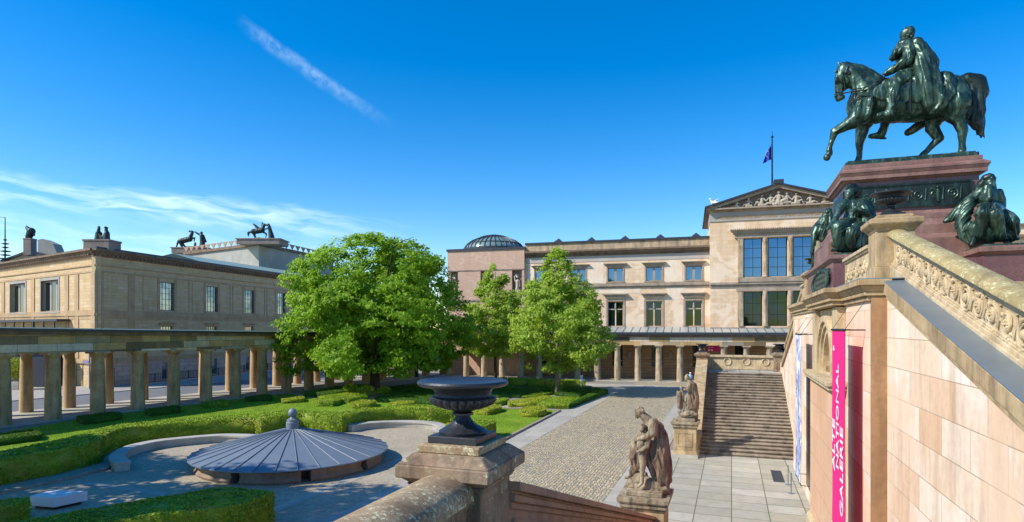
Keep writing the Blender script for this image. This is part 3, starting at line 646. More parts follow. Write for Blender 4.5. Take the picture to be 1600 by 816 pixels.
b = MB(); b.box(-26.9, 45, .65, 22, 19.01, 20.0); part('roof', b, M['darkroof'], neu)
# corner tower of bare brick with a glass dome
T0, T1 = -39.6, -27.02
b = MB(); wall_open(b, T0, T1, 0, 19.5, -.55, .5, [(T0+.5,T0+1.75,11.9,16.3),(-34.1,-32.6,11.9,16.3),(-29.0,-27.4,11.9,16.3)]); b.box(T0, T1-.05, .5, 12.5, 0, 19.5); part('tower_wall', b, M['brick'], neu)
b = MB(); b.box(T0-.15, T1+.1, -.7, 12.6, 19.5, 19.85); part('tower_cap', b, M['darkroof'], neu)
b = MB(); b.box(T0-.03, T1, -.62, -.552, 16.35, 16.5).box(T0-.03, T1, -.66, -.552, 11.6, 11.85); part('tower_bands', b, M['neudark'], neu)
for x in (T0+1.12, -33.35, -28.2):
    b = MB(); c = (x, -.35, 12.1)
    b.cap((x-.18,-.25,12.2),.16,(x-.15,-.25,13.4),.2).cap((x+.2,-.25,12.2),.15,(x+.12,-.25,13.4),.2).cap((x,-.25,13.5),.26,(x+.05,-.25,14.6),.3).ell((x,-.3,15.25),.2).cap((x-.3,-.3,14.6),.13,(x-.45,-.3,15.3),.1).cap((x+.3,-.3,14.6),.12,(x+.4,-.3,13.8),.1).cap((x-.45,-.3,15.3),.1,(x-.1,-.3,15.6),.09)
    me = sculpt_mesh(b, .05, 1); 
    part('niche_figure', me, M['relief'], neu)
    b = MB(); b.box(x-.6, x+.6, -.5, .3, 11.86, 12.05); b.box(x-.75, x+.75, .2, .49, 12.05, 16.3); part('niche_back', b, M['neudark'], neu)
dc = (-33.6, 4.8, 19.85); ribs = 36
def dpt(r, t, k): return (dc[0]+r*math.cos(t), dc[1]+r*math.sin(t), dc[2]+k)
prof = [(4.9,.0),(4.9,.35),(4.75,.75),(4.3,1.25),(3.6,1.75),(2.6,2.15),(1.9,2.35)]
b = MB(); b.lathe([(5.3,0),(5.3,.35),(5.0,.4)], dc, 48); drum = part('dome_base', b, M['darkroof'], neu)
b = MB(); b.lathe(prof, dc, 48); dome = part('glass_dome', b, M['domeglass'], neu)
b = MB()
for k in range(ribs):
    t = 2*math.pi*k/ribs; b.tube([dpt(r+.05, t, z+.03) for r, z in prof], .075, 5)
b.lathe([(2.3,2.25),(2.35,2.42),(1.7,2.62),(.5,2.85),(.1,2.9)], dc, 32); b.lathe([(4.45,1.2),(4.45,1.3),(4.3,1.32)], dc, 48)
part('dome_ribs', b, M['darkroof'], dome)
# pedimented centre, standing forward
RX0, RX1, RY = -.1, 17.3, -1.5; RC = 8.6
bx = [RC-3.12, RC, RC+3.12]; ops = [(x-1.2,x+1.2,14.4,19.65) for x in bx]+[(x-1.2,x+1.2,7.7,12.4) for x in bx]
b = MB(); wall_open(b, RX0, RX1, 6.9, 22.1, RY, RY+.9, ops); b.box(RX0, RX1-.0, RY+.9, 16, 6.9, 22.1); part('centre_wall', b, M['neu'], neu)
for x in bx:
    window(neu, I4, x, 14.4, 19.65, 2.3, 2, 4, M['black'], M['glass'], .35, .05, .08, y=RY)
    window(neu, I4, x, 7.7, 12.4, 2.3, 2, 3, M['black'], M['glassdark'], .35, .05, .08, y=RY)
for z0, z1, nm in ((14.35,19.7,'slender_column'),(7.7,12.45,'slender_column')):
    for x in (RC-1.56, RC+1.56):
        b = MB(); b.lathe([(.34,0),(.34,.12),(.27,.2),(.25,z1-z0-.75),(.3,z1-z0-.6),(.36,z1-z0-.2),(.36,z1-z0)], (x,RY-.12,z0), 20); part(nm, b, M['neucol'], neu)
    for x in (RC-4.75, RC+4.75):
        b = MB(); b.box(x-.32, x+.32, RY-.2, RY-.003, z0, z1-.6).frus(x-.32, x+.32, RY-.2, RY-.003, z1-.6, z1, .06); part('pilaster', b, M['neucol'], neu)
b = MB(); b.box(RC-5.5, RC+5.5, RY-.3, RY-.003, 19.72, 20.3).box(RC-5.7, RC+5.7, RY-.55, RY-.003, 20.3, 20.5).frus(RC-5.8, RC+5.8, RY-.6, RY-.003, 20.5, 20.75, .25)
for i in range(44): b.ell((RC-6+i*.28, RY-.8, 20.82), .12, 6, 4)
part('window_cornice', b, M['neutrim'], neu)
b = MB(); b.box(RX0, RX1, RY-.12, RY-.002, 13.0, 13.4).box(RC-5.3, RC+5.3, RY-.3, RY-.12, 12.45, 12.95).box(RX0, RX1, RY-.35, RY-.002, 13.4, 13.7).box(RC-5.1, RC+5.1, RY-.45, RY-.35, 13.7, 14.3); part('centre_ledges', b, M['neutrim'], neu)
b = MB(); b.box(RX0, RX1, RY-.14, RY-.002, 7.0, 7.5); part('string_course', b, M['neudark'], neu)
# entablature, inscription, pediment
b = MB(); b.box(RX0-.05, RX1+.05, RY-.12, 6, 22.12, 23.4); part('entablature', b, m_plain('grey_entablature', '#a8a097', .85, 0, .5, .5, '#80766e'), neu)
b = MB(); b.at((RC, RY-.13, 22.42)); b.text('MUSEUM A PATRE BEATISSIMO CONDITUM AMPLIAVIT FILIUS', .56, .02); part('inscription', b, M['gold'], neu)
b = MB(); b.box(RX0-.15, RX1+.15, RY-.3, 6, 23.41, 23.65)
for i in range(62): b.box(RX0-.1+i*.283, RX0+.05+i*.283, RY-.42, RY-.3, 23.47, 23.65)
part('dentil_course', b, M['neucorn'], neu)
b = MB(); b.box(RX0-.5, RX1+.5, RY-.8, 6, 23.66, 23.86); part('pediment_ledge', b, M['neutrim'], neu)
hw = (RX1-RX0)/2+.5; zp = 23.87; ap = 2.75
b = MB(); b.prismx([(RC-hw+.6, zp),(RC+hw-.6, zp),(RC, zp+ap-.45)], RY+.0, RY+.3); part('pediment_back', b, M['neudark'], neu)
b = MB(); b.prismx([(RC-hw,zp),(RC-hw+1.2,zp),(RC,zp+ap-.42),(RC,zp+ap)], RY-.8, 16).prismx([(RC+hw,zp),(RC,zp+ap),(RC,zp+ap-.42),(RC+hw-1.2,zp)], RY-.8, 16); part('pediment_gable', b, M['neutrim'], neu)
b = MB(); b.prismx([(RC-hw-.2,zp),(RC,zp+ap),(RC,zp+ap+.22),(RC-hw-.2,zp+.25)], RY-1.1, 16).prismx([(RC+hw+.2,zp),(RC+hw+.2,zp+.25),(RC,zp+ap+.22),(RC,zp+ap)], RY-1.1, 16); b.box(RC-.6, RC+.6, RY-1.15, RY+.3, zp+ap+.1, zp+ap+.6); part('pediment_roof', b, M['darkroof'], neu)
def reclining(b, x, z, s, d, lie):                   # small relief figure, d = direction of the legs
    y = RY-.35
    b.cap((x,y,z+.25*s),.17*s,(x+d*.05*s,y,z+.75*s),.2*s).ell((x+d*.02*s,y-.05,z+1.12*s),.15*s)
    b.cap((x,y,z+.2*s),.16*s,(x+d*.55*s,y-.08,z+(.5-.3*lie)*s),.13*s).cap((x+d*.55*s,y-.08,z+(.5-.3*lie)*s),.12*s,(x+d*(.7+.35*lie)*s,y,z+.08*s),.08*s)
    b.cap((x-d*.12*s,y-.05,z+.85*s),.09*s,(x-d*.4*s,y-.1,z+.5*s),.08*s).cap((x+d*.15*s,y-.05,z+.85*s),.08*s,(x+d*.5*s,y-.1,z+.7*s),.07*s).cap((x-d*.35*s,y,z+.1*s),.16*s,(x+d*.3*s,y,z+.1*s),.16*s)
b = MB()
reclining(b, RC, zp+.05, 1.5, 1, .1); reclining(b, RC+2.2, zp+.05, 1.22, 1, .2); reclining(b, RC+3.9, zp+.05, 1.0, 1, .8); reclining(b, RC-2.0, zp+.05, 1.22, -1, .2)
reclining(b, RC-3.7, zp+.05, .95, -1, .4); reclining(b, RC-5.2, zp+.05, .8, -1, .9); reclining(b, RC+5.6, zp+.05, .7, 1, 1); reclining(b, RC+1.1, zp+.25, 1.1, -1, .3); reclining(b, RC-1.0, zp+.25, 1.05, 1, .3)
part('pediment_relief', sculpt_mesh(b, .055, 1, .02, 3), M['relief'], neu)
# right wing beyond the stairs
b = MB(); b.box(17.35, 45, 0, .6, 6.9, 20.1); part('far_wing_wall', b, M['neu'], neu)
b = MB(); b.box(17.35, 45, -.6, .6, 18.6, 19.0).box(17.35, 45, -.3, .6, 20.11, 20.4).box(17.35,45,-.2,-.002,13.4,13.9); part('far_wing_cornice', b, M['cornice'], neu)
# griffin, flag
b = MB(); gx, gy, gz = .3, RY-.5, zp+.25
b.cap((gx-.1,gy,gz+.55),.2,(gx+.6,gy,gz+.5),.2).cap((gx-.15,gy,gz+.6),.15,(gx-.3,gy,gz+1.0),.11).ell((gx-.38,gy,gz+1.08),.15).cap((gx+.1,gy,gz+.7),.12,(gx+.75,gy,gz+1.1),.04).cap((gx+.1,gy+.2,gz+.7),.12,(gx+.7,gy+.25,gz+1.05),.04)
for dx in (-.15,.05,.5,.7): b.cap((gx+dx,gy,gz+.5),.1,(gx+dx-.08,gy,gz+.05),.07)
b.cap((gx+.75,gy,gz+.5),.07,(gx+1.1,gy,gz+.25),.04); b.box(gx-.5, gx+1.0, gy-.3, gy+.3, gz-.12, gz+.05)
single('griffin_statue', sculpt_mesh(b, .04, 1, base=(gx,gy,gz)), m_plain('white_marble_statue', '#e6e4df', .6), 'small white winged griffin on the left corner of the pediment', 'statue', (gx,gy,gz), NF)
fp = thing('flagpole', 'thin flagpole with a drooping blue flag above the pediment', 'flagpole', (RC-.35, 1.5, 27.4), NF)
b = MB(); b.lathe([(.13,25.5),(.12,31),(.09,33.9),(.09,34.0),(.2,34.05),(.2,34.2),(.05,34.25),(.03,34.9)], (RC-.35,1.5,0), 10); part('pole', b, M['bronzeroof'], fp)
b = MB(); n = 12
vs = []; fs = []
for i in range(n+1):
    for j in range(n+1):
        s = i/n; t = j/n; vs.append((RC-.45-s*(1.15*(1-.5*(1-t))), 1.5+.16*math.sin(s*9+t*2), 33.1-t*2.1-s*(1.05-.5*t)))
for i in range(n):
    for j in range(n): a = i*(n+1)+j; fs.append((a, a+1, a+n+2, a+n+1))
k = len(vs); vs += [(v[0], v[1]+.02, v[2]) for v in vs]; fs += [tuple(k+i for i in f[::-1]) for f in fs]
b.add(vs, fs, True); fl = part('flag', b, M['flagblue'], fp)
b = MB()
for q in range(12):
    t = q*math.pi/6; b.ell((RC-.95+.3*math.sin(t)*.7, 1.42+.0, 31.75+.42*math.cos(t)), .05, 6, 4)
part('star_ring', b, m_plain('yellow_stars', '#d8c93c', .6), fl)
# ------------------------------------------------------------------ colonnades
def colonnade(name, label, fr, xs, rows, ztop, cap_z, mats, x0, x1, y0, y1, rad, over=.55, roofw=None, base=.1, roofmat='darkroof'):
    t = thing(name, label, 'colonnade', (0,0,0), fr)
    for ri, yy in enumerate(rows):
        for x in xs[ri]:
            h = cap_z(x)-base; r = rad[ri]; b = MB()
            def flute(k, r_, z): return r_*(1-.035*(k % 2)) if .05 < z < h-.4 else r_
            b.lathe([(r*1.08,0),(r*1.05,h*.3),(r*.96,h*.7),(r*.88,h-.42),(r*.9,h-.4),(r*1.16,h-.2),(r*1.18,h-.16)], (x,yy,base), 32, flute)
            b.box(x-r*1.25, x+r*1.25, yy-r*1.25, yy+r*1.25, base+h-.16, base+h); part('column', b, mats[ri], t)
    for ri, yy in enumerate(rows):
        r = rad[ri]; b = MB(); w_ = r*1.15
        b.prismx([(x0,cap_z(x0)),(x1,cap_z(x1)),(x1,ztop(x1)-.5),(x0,ztop(x0)-.5)], yy-w_, yy+w_); part('entablature', b, M['ent'] if name=='colonnade' and ri==0 or True else None, t)
    ya, yb = rows[0]-rad[0]*1.15, rows[-1]+rad[-1]*1.15
    if len(rows) > 1:
        b = MB(); b.prismx([(x0,ztop(x0)-.62),(x1,ztop(x1)-.62),(x1,ztop(x1)-.52),(x0,ztop(x0)-.52)], rows[0]+rad[0]*1.16, rows[1]-rad[1]*1.16); part('ceiling', b, M['cornice'], t)
    b = MB(); b.prismx([(x0-.2,ztop(x0)-.5),(x1+.2,ztop(x1)-.5),(x1+.2,ztop(x1)-.22),(x0-.2,ztop(x0)-.22)], ya-over*.6, (roofw or yb)+over*.4); part('cornice', b, M['cornice'], t)
    b = MB(); b.prismx([(x0-.3,ztop(x0)-.22),(x1+.3,ztop(x1)-.22),(x1+.3,ztop(x1)-.02),(x0-.3,ztop(x0)-.02)], ya-over, (roofw or yb)+over); part('roof', b, M[roofmat], t)
    return t
cz = lambda x: 5.48-.011*(x)
zt = lambda x: 7.42-.018*x
fx = [3.4*k for k in range(-3, 16)]; bxs = [3.4*k+1.15 for k in range(-4, 16)]
left = colonnade('colonnade', 'long stone colonnade with dark weathered columns running along the lawn on the left', CF, [fx, bxs], [.0, 6.8], zt, cz, [M['col'], M['colback']], -14, 51.5, 0, 0, [.54,.48])
b = MB(); b.prismx([(-14.4,zt(-14)-.02),(51.9,zt(51.5)-.02),(51.9,zt(51.5)+.06),(-14.4,zt(-14)+.06)], -1.3, -.9); part('sunlit_roof_lip', b, m_plain('painted_sunlit_edge','#e4e2dc',.6), left)  # white lip stands in for the sunlit strip of roof top
cz2 = lambda x: 5.15; zt2 = lambda x: 7.05
x2 = [-4.06+2.82*k for k in range(-12, 9)]
right = colonnade('colonnade', 'stone colonnade with pitted round columns across the front of the pink museum', NF, [x2], [-4.2], lambda x: 6.75, lambda x: 5.1, [M['neucol']], -39, 21.5, 0, 0, [.42], over=.5, base=.13)
b = MB(); b.prismy([(-5.1,6.74),(-5.1,6.82),(-.55,7.55),(-.55,7.4)], -39.2, 21.7); part('sloping_glass_roof', b, M['skylight'], right)
b = MB()
for i in range(56): b.prismy([(-5.1,6.83),(-5.1,6.87),(-.56,7.6),(-.56,7.56)], -39+i*1.09, -38.94+i*1.09)
b.box(-39.2,21.7,-5.16,-5.08,6.6,6.86)
part('roof_ribs', b, M['darkroof'], right)
b = MB(); b.box(-39, 21.5, -3.7, -.5, 6.2, 6.3); part('ceiling', b, M['neucorn'], right)
# sign boards under the far colonnade
p = NF.l(Vector(((1113-800)/FPX*87.0, 87.0, 0))); b = MB(); b.box(p[0]-.8, p[0]+.8, -1.6, -1.55, 4.2, 4.95)
sg = thing('hanging_sign', 'magenta sign with small white marks hanging under the far colonnade', 'sign', (p[0],-1.6,4.2), NF)
part('board', b, M['pink'], sg); b = MB(); b.ell((p[0]-.55,-1.63,4.75),(.09,.02,.09)); b.ell((p[0]-.52,-1.63,4.38),(.13,.02,.13)); b.ell((p[0]-.15,-1.63,4.38),(.13,.02,.13)); b.box(p[0]-.35,p[0]+.1,-1.62,-1.603,4.73,4.77); part('marks', b, M['white'], sg)
b = MB(); b.box(p[0]-.7,p[0]-.67,-1.59,-1.56,4.95,6.2).box(p[0]+.67,p[0]+.7,-1.59,-1.56,4.95,6.2); part('hanger', b, M['black'], sg)
for i, x in enumerate((-5.4, -11.2)):
    b = MB(); b.box(x-.2, x+.2, -.75, -.5, 3.1, 3.25); b.frus(x-.12, x+.12, -.7, -.5, 3.25, 3.45, .04); b.box(x-.16,x+.16,-.74,-.5,3.45,3.9); b.ell((x,-.62,4.0),.14)
    single('wall_lantern', b, M['neutrim'], ('small stone bust on a bracket left of the second doorway' , 'small stone bust on a bracket near the tree under the far colonnade')[i], 'bust', (x,-.6,3.1), NF, 'busts on the arcade wall').name = 'wall_bust'
# street furniture behind the left colonnade
def cpt(x, y, Y=None):
    q = G(x, y) if Y is None else Vector(((x-800)/FPX*Y, Y, 0)); return CF.l(q)
b = MB(); L = 62
fn = thing('railing', 'low black iron railing along the foot of the ochre museum', 'railing', (0,-1.5,0), AF)
b = MB(); b.box(4, 70, -2.03, -1.97, 1.25, 1.31).box(4, 70, -2.03, -1.97, .25, .3)
for i in range(int(66/.3)): b.box(4+i*.3, 4.03+i*.3, -2.015, -1.985, .3, 1.25)
part('rails', b, M['black'], fn)
b = MB(); b.box(4, 70, -2.2, -1.8, .05, .25); part('footing', b, M['altlow'], fn)
b = MB()
for i in range(23): b.box(4+i*3-.05, 4+i*3+.05, -2.05, -1.95, .25, 1.4)
part('posts', b, M['black'], fn).name = 'post'
q = G(140, 609); sp = thing('street_sign', 'grey sign post with blue street name plates beside the ochre museum corner', 'street sign', (q.x,q.y,.08), WF)
b = MB(); b.tube([(q.x,q.y,.08),(q.x,q.y,5.0)], .09, 10); part('pole', b, M['zinc'], sp)
for z, a in ((3.2,.0),(3.9,1.2)):
    b = MB(); b.at((q.x,q.y,z), rz=a); b.box(.1,.9,-.02,.02,0,.3) if a else b.box(-.8,-.08,-.02,.02,0,.3); pn = part('name_plate', b, M['flagblue'], sp)
    b = MB(); b.at((q.x,q.y,z), rz=a); (b.box(.15,.85,-.026,-.021,.1,.2) if a else b.box(-.75,-.13,-.026,-.021,.1,.2)); part('lettering', b, M['white'], pn)
# mesh fence and shed at the far left
q = G(30, 606); sh = thing('shed', 'dark blue grey shed wall at the left edge behind the colonnade', 'shed', AF.l(q), AF)
a_ = AF.l(q); b = MB(); b.at((a_[0],a_[1],0), rz=-AF.rot); b.box(-5,3.2,0,3,0,5.0); part('wall', b, m_plain('dark_cladding','#343a46',.7), sh)
b = MB(); b.at((a_[0],a_[1],0), rz=-AF.rot); b.prismx([(-5.3,5.0),(3.6,5.0),(3.6,5.3),(-5.3,6.0)],-.4,3.3); part('roof', b, M['darkroof'], sh)
q = G(64, 606); a_ = AF.l(G(50,605)); b = MB(); b.at((a_[0],a_[1],0), rz=-AF.rot)
for i in range(14): b.tube([(i*.8,0,.08),(i*.8,0,3.6-.1*i)], .025, 6)
for z in (1.2,2.2): b.tube([(0,0,z),(10.4,0,z)], .02, 6)
b.tube([(0,0,3.6),(10.4,0,2.3)], .05, 6); single('mesh_fence', b, M['black'], 'tall thin mesh fence with sloping top rail left of the street sign', 'fence', a_, AF)
# ------------------------------------------------------------------ court: fountain roof, benches
def cone_roof():
    c = Vector((-12.2, 33.9, 0)); t = thing('fountain_cover', 'low conical grey metal cover with raised seams and a ball finial', 'fountain cover', (c.x,c.y,0), WF)
    n = 32; b = MB(); vs = [(c.x,c.y,1.98)]; 
    for k in range(n):
        a = 2*math.pi*k/n; vs.append((c.x+5.2*math.cos(a), c.y+5.2*math.sin(a), .70))
    for k in range(n):
        a = 2*math.pi*k/n; vs.append((c.x+5.2*math.cos(a), c.y+5.2*math.sin(a), .64))
    vs.append((c.x,c.y,1.7))
    fs = [(0,1+k,1+(k+1)%n) for k in range(n)]+[(1+k,1+n+k,1+n+(k+1)%n,1+(k+1)%n) for k in range(n)]+[(1+2*n,1+n+(k+1)%n,1+n+k) for k in range(n)]
    b.add(vs, fs); cv = part('cone', b, M['zinc'], t)
    b = MB()
    for k in range(n):
        a = 2*math.pi*k/n; b.tube([(c.x+.4*math.cos(a),c.y+.4*math.sin(a),1.9),(c.x+5.2*math.cos(a),c.y+5.2*math.sin(a),.73)], .022, 5)
    part('seams', b, M['zinc'], cv)
    b = MB(); b.lathe([(.34,1.85),(.34,2.25),(.3,2.28),(.3,2.4),(.22,2.43),(.12,2.5),(.1,2.55),(.2,2.62),(.25,2.75),(.2,2.9),(.08,3.0),(.0,3.04)], (c.x,c.y,0), 20); part('finial', b, M['zinc'], t)
    gaps = 9
    for k in range(gaps):
        a0 = 2*math.pi*k/gaps+.35; b = MB(); m_ = 12; vs = []; fs = []
        prof = [(4.25,0),(4.85,0),(4.92,.12),(4.78,.3),(4.85,.55),(4.25,.55)]
        for i in range(m_+1):
            a = a0+(2*math.pi/gaps*.86)*i/m_
            for r, z in prof: vs.append((c.x+r*math.cos(a), c.y+r*math.sin(a), z))
        p_ = len(prof)
        for i in range(m_):
            for j in range(p_): fs.append((i*p_+j, i*p_+(j+1)%p_, (i+1)*p_+(j+1)%p_, (i+1)*p_+j))
        fs.append(tuple(range(p_))); fs.append(tuple(range(m_*p_, m_*p_+p_))[::-1]); b.add(vs, fs); part('basin_stone', b, M['basin'], t, .01)
    b = MB(); b.lathe([(3.8,0),(3.8,.62)], (c.x,c.y,0), 40); part('inner_drum', b, M['basin'], t)
cone_roof()
def spline(pts, n):
    out = []; P = [pts[0]]+list(pts)+[pts[-1]]
    for i in range(1, len(P)-2):
        for j in range(n):
            t = j/n; a,b_,c,d = P[i-1],P[i],P[i+1],P[i+2]
            out.append(tuple(.5*((2*b_[k])+(-a[k]+c[k])*t+(2*a[k]-5*b_[k]+4*c[k]-d[k])*t*t+(-a[k]+3*b_[k]-3*c[k]+d[k])*t**3) for k in range(2)))
    out.append(pts[-1]); return out
def bench(pts, label):
    c = spline(gp(pts, .48), 10); n = len(c); w = .38
    def ribbon(z0, z1, w): 
        b = MB(); vs = []; fs = []
        for i, p in enumerate(c):
            a = Vector(c[max(i-1,0)]); e = Vector(c[min(i+1,n-1)]); d = (e-a).normalized(); q = Vector((-d.y, d.x))
            for s, z in ((-w,z0),(w,z0),(w,z1),(-w,z1)): vs.append((p[0]+q.x*s, p[1]+q.y*s, z))
        for i in range(n-1):
            for j in range(4): fs.append((i*4+j, i*4+(j+1)%4, i*4+4+(j+1)%4, i*4+4+j))
        fs.append((3,2,1,0)); fs.append((n*4-4,n*4-3,n*4-2,n*4-1)); return b.add(vs, fs)
    t = thing('curved_bench', label, 'bench', (c[n//2][0],c[n//2][1],0), WF, 'curved stone benches in the court')
    part('seat', ribbon(.34, .48, w), M['bench'], t, .015); part('base', ribbon(0, .34, w-.06), M['bench'], t)
bench([(192,722),(183,711),(205,697),(250,687.5),(310,681.5),(352,679),(396,680)], 'curved pale stone bench on the left of the fountain cover against the hedge')
bench([(546,664),(575,660),(610,658),(650,658),(680,661),(692,667),(684,675)], 'curved pale stone bench behind and right of the fountain cover')
tp = gp([(47,775),(82,765.5),(137,767.5),(84,778)], .52)
sb = thing('slab_bench', 'low white marble slab bench beside the clipped hedge at lower left', 'bench', (tp[3][0],tp[3][1],0), WF)
b = MB(); b.prism(tp, .12, .52); part('slab', b, M['marble'], sb, .01)
cxy = (sum(p[0] for p in tp)/4, sum(p[1] for p in tp)/4); b = MB(); b.prism([(cxy[0]+(p[0]-cxy[0])*.8, cxy[1]+(p[1]-cxy[1])*.8) for p in tp], 0, .12); part('foot', b, M['black'], sb)  # black, recessed: paints in the shadow gap under the slab
# ------------------------------------------------------------------ grand staircase (stair frame: x = towards the gallery, y = along the front)
st = thing('grand_staircase', 'double sandstone staircase with carved balustrades climbing to the horse monument', 'staircase', (3.4,28,0), UF)
VW = 3.43; VB = 3.1; U0, U1 = 16.5, 35.6
ze = lambda u: 8.63-(16.5-u)*.275
zf = lambda u: 8.55-(u-35.6)*.30
LZ = 5.0                                              # near landing
b = MB(); b.prismy([(-10,0),(U0+.2,0),(U0+.2,ze(U0)-.3),(3.3,ze(3.3)-.3),(-10,ze(3.3)-.3)], VW, VW+.5); part('flank_wall', b, M['wall'], st)
b = MB(); b.prismy([(U1-.2,0),(52,0),(52,4.9),(47.3,4.9),(U1-.2,8.25)], VW, VW+.5); part('flank_wall', b, M['wall'], st)
NU = 22.6; NR = 1.2; ZS = 6.15
RU = Matrix(((0,-1,0,0),(1,0,0,0),(0,0,1,0),(0,0,0,1)))   # local x = u, local y = -v
b = MB(); b.M = RU.copy(); wall_open(b, U0+.003, U1, 0, 8.2, -VB-.5, -VB, [(NU-NR, NU+NR, 5.95, 7.352)]); part('centre_wall', b, M['wall'], st)
b = MB(); b.box(VB+.5, 12, U0+.4, U1-.1, 0, 8.55); part('core', b, M['aged'], st)
b = MB(); b.box(VB+.004, VW-.003, U0-.10, U0+.0, 0, 8.2).box(VB-.03, VW-.003, U0-.14, U0+.1, 0, .5); part('corner_pier', b, M['pier'], st)  # end face: its shade is put into the brown stone colour
# ledges
def ledge(b, u0, u1, v, zt=8.63):
    b.box(v-.07, v+.4, u0-.07, u1+.07, zt-.5, zt-.38).box(v-.14, v+.4, u0-.14, u1+.14, zt-.38, zt-.28).frus(v-.16, v+.4, u0-.16, u1+.16, zt-.28, zt-.14, .08).box(v-.3, v+.4, u0-.28, u1+.28, zt-.14, zt)
b = MB(); ledge(b, U0, 19.6, VB); part('ledge', b, M['aged'], st, .012)
b = MB(); ledge(b, 25.8, U1, VB); part('ledge', b, M['aged'], st, .012)
b = MB(); ledge(b, 19.75, 25.6, VB-.3, 8.64); part('ledge', b, M['aged'], st, .012)
b = MB(); b.box(VB-.29, 4.3, U0-.27, U1+.27, 8.633, 8.655); part('ledge_sheet', b, M['zincledge'], st)
b = MB(); b.prismy([(3.3,ze(3.3)-.3),(U0-.15,ze(U0-.15)-.3),(U0-.15,ze(U0-.15)-.02),(3.3,ze(3.3)-.02)], VW-.09, 3.9).prismy([(3.3,ze(3.3)-.42),(U0-.15,ze(U0-.15)-.42),(U0-.15,ze(U0-.15)-.3),(3.3,ze(3.3)-.3)], VW-.04, 3.9); part('raking_ledge', b, M['aged'], st, .01)
for i in range(5):
    a, c = U0-.12-i*2.6, U0-.14-(i+1)*2.6; c = max(c, 3.3); b = MB(); b.prismy([(c,ze(c)),(a,ze(a)),(a,ze(a)+.035),(c,ze(c)+.035)], VW-.11, 3.83); part('ledge_sheet', b, M['zincledge'], st, .01)
b = MB(); b.prismy([(U1,zf(U1)-.35),(47.3,zf(47.3)-.35),(47.3,zf(47.3)),(U1,zf(U1))], VW-.12, 3.9); part('raking_ledge', b, M['aged'], st)
# raking balustrade of the upper near flight, with scroll frieze
PB = 3.85; e0, e1 = 3.4, 17.72
def rk(b, o0, o1, v0, v1, a=e0, c=e1): return b.prismy([(a,ze(a)+o0),(c,ze(c)+o0),(c,ze(c)+o1),(a,ze(a)+o1)], v0, v1)
b = MB(); rk(b, -.3, .1, PB-.10, PB+.22); rk(b, .1, .17, PB-.06, PB+.22); rk(b, .17, .78, PB, PB+.22); rk(b, .17, .2, PB-.03, PB+.1); rk(b,.2,.24,PB-.015,PB+.1)
rk(b, .70, .78, PB-.03, PB+.22); rk(b, .66,.70,PB-.015,PB+.1); rk(b, .78, .86, PB-.09, PB+.22); part('raking_balustrade', b, M['carved'], st, .008)
b = MB(); vs = []; fs = []; n = 11
for u in (e0, e1-.0):
    for i in range(n):
        t = math.pi*i/(n-1); vs.append((PB+.08-.24*math.cos(t), u, ze(u)+.86+.15*math.sin(t)**.8 if 0 < i < n-1 else ze(u)+.86))
fs = [(i, i+1, n+i+1, n+i) for i in range(n-1)]+[tuple(range(n))[::-1], tuple(range(n, 2*n)), (0,n,2*n-1,n-1)]; b.add(vs, fs, True)
part('rounded_coping', b, M['coping'], st)
def spiral(b, u, z, r, v, s=1, turns=1.6, w=.03, ph=0.0):
    pts = []; N_ = 26
    for i in range(N_+1):
        t = i/N_; a = ph+s*turns*2*math.pi*t; rr = r*(1-.82*t); pts.append((v-.015-.02*t, u+rr*math.cos(a), z+rr*math.sin(a)))
    b.tube(pts, [w*(1-.35*i/N_) for i in range(N_+1)], 6)
def rosette(b, u, z, r, v, ell=1.0):
    for k in range(8):
        a = k*math.pi/4; b.ell((v-.03, u+r*.6*math.cos(a), z+r*.6*math.sin(a)), (.035, r*.3, r*.3), 8, 6)
    b.ell((v-.05, u, z), (.045, r*.25, r*.25), 8, 6)
    b.tube([(v-.02, u+r*math.cos(a*math.pi/12), z+r*math.sin(a*math.pi/12)) for a in range(25)], .028, 6)
k = 0; u = 17.15
while u > 3.9:
    zc = ze(u)+.45; b = MB(); r = .2
    if k % 4 == 0:
        b.tube([(PB-.012, u+.22*math.cos(a*math.pi/12), zc+.22*math.sin(a*math.pi/12)) for a in range(25)], .03, 6)
        b.tube([(PB-.018, u+.15*math.cos(a*math.pi/12), zc+.15*math.sin(a*math.pi/12)) for a in range(25)], .025, 6); b.ell((PB-.02, u, zc), (.06,.09,.09), 10, 6)
    else:
        spiral(b, u, zc, .21, PB, 1 if k % 2 else -1, 1.4, .03, k); rosette(b, u, zc, .1, PB)
        for j in range(9):
            a = random.uniform(0, 6.28); rr = random.uniform(.18, .27); b.ell((PB-.01, u+rr*math.cos(a), zc+rr*math.sin(a)*.95), (.035, random.uniform(.025,.05), random.uniform(.025,.05)), 7, 5)
    b.tube([(PB-.01, u-.2, zc-.2), (PB-.02, u-.31, zc-.06), (PB-.02, u-.29, zc+.12), (PB-.01, u-.4, zc+.16)], [.035,.03,.028,.02], 6)
    part('scroll_ornament', b, M['carved'], st); u -= .565; k += 1
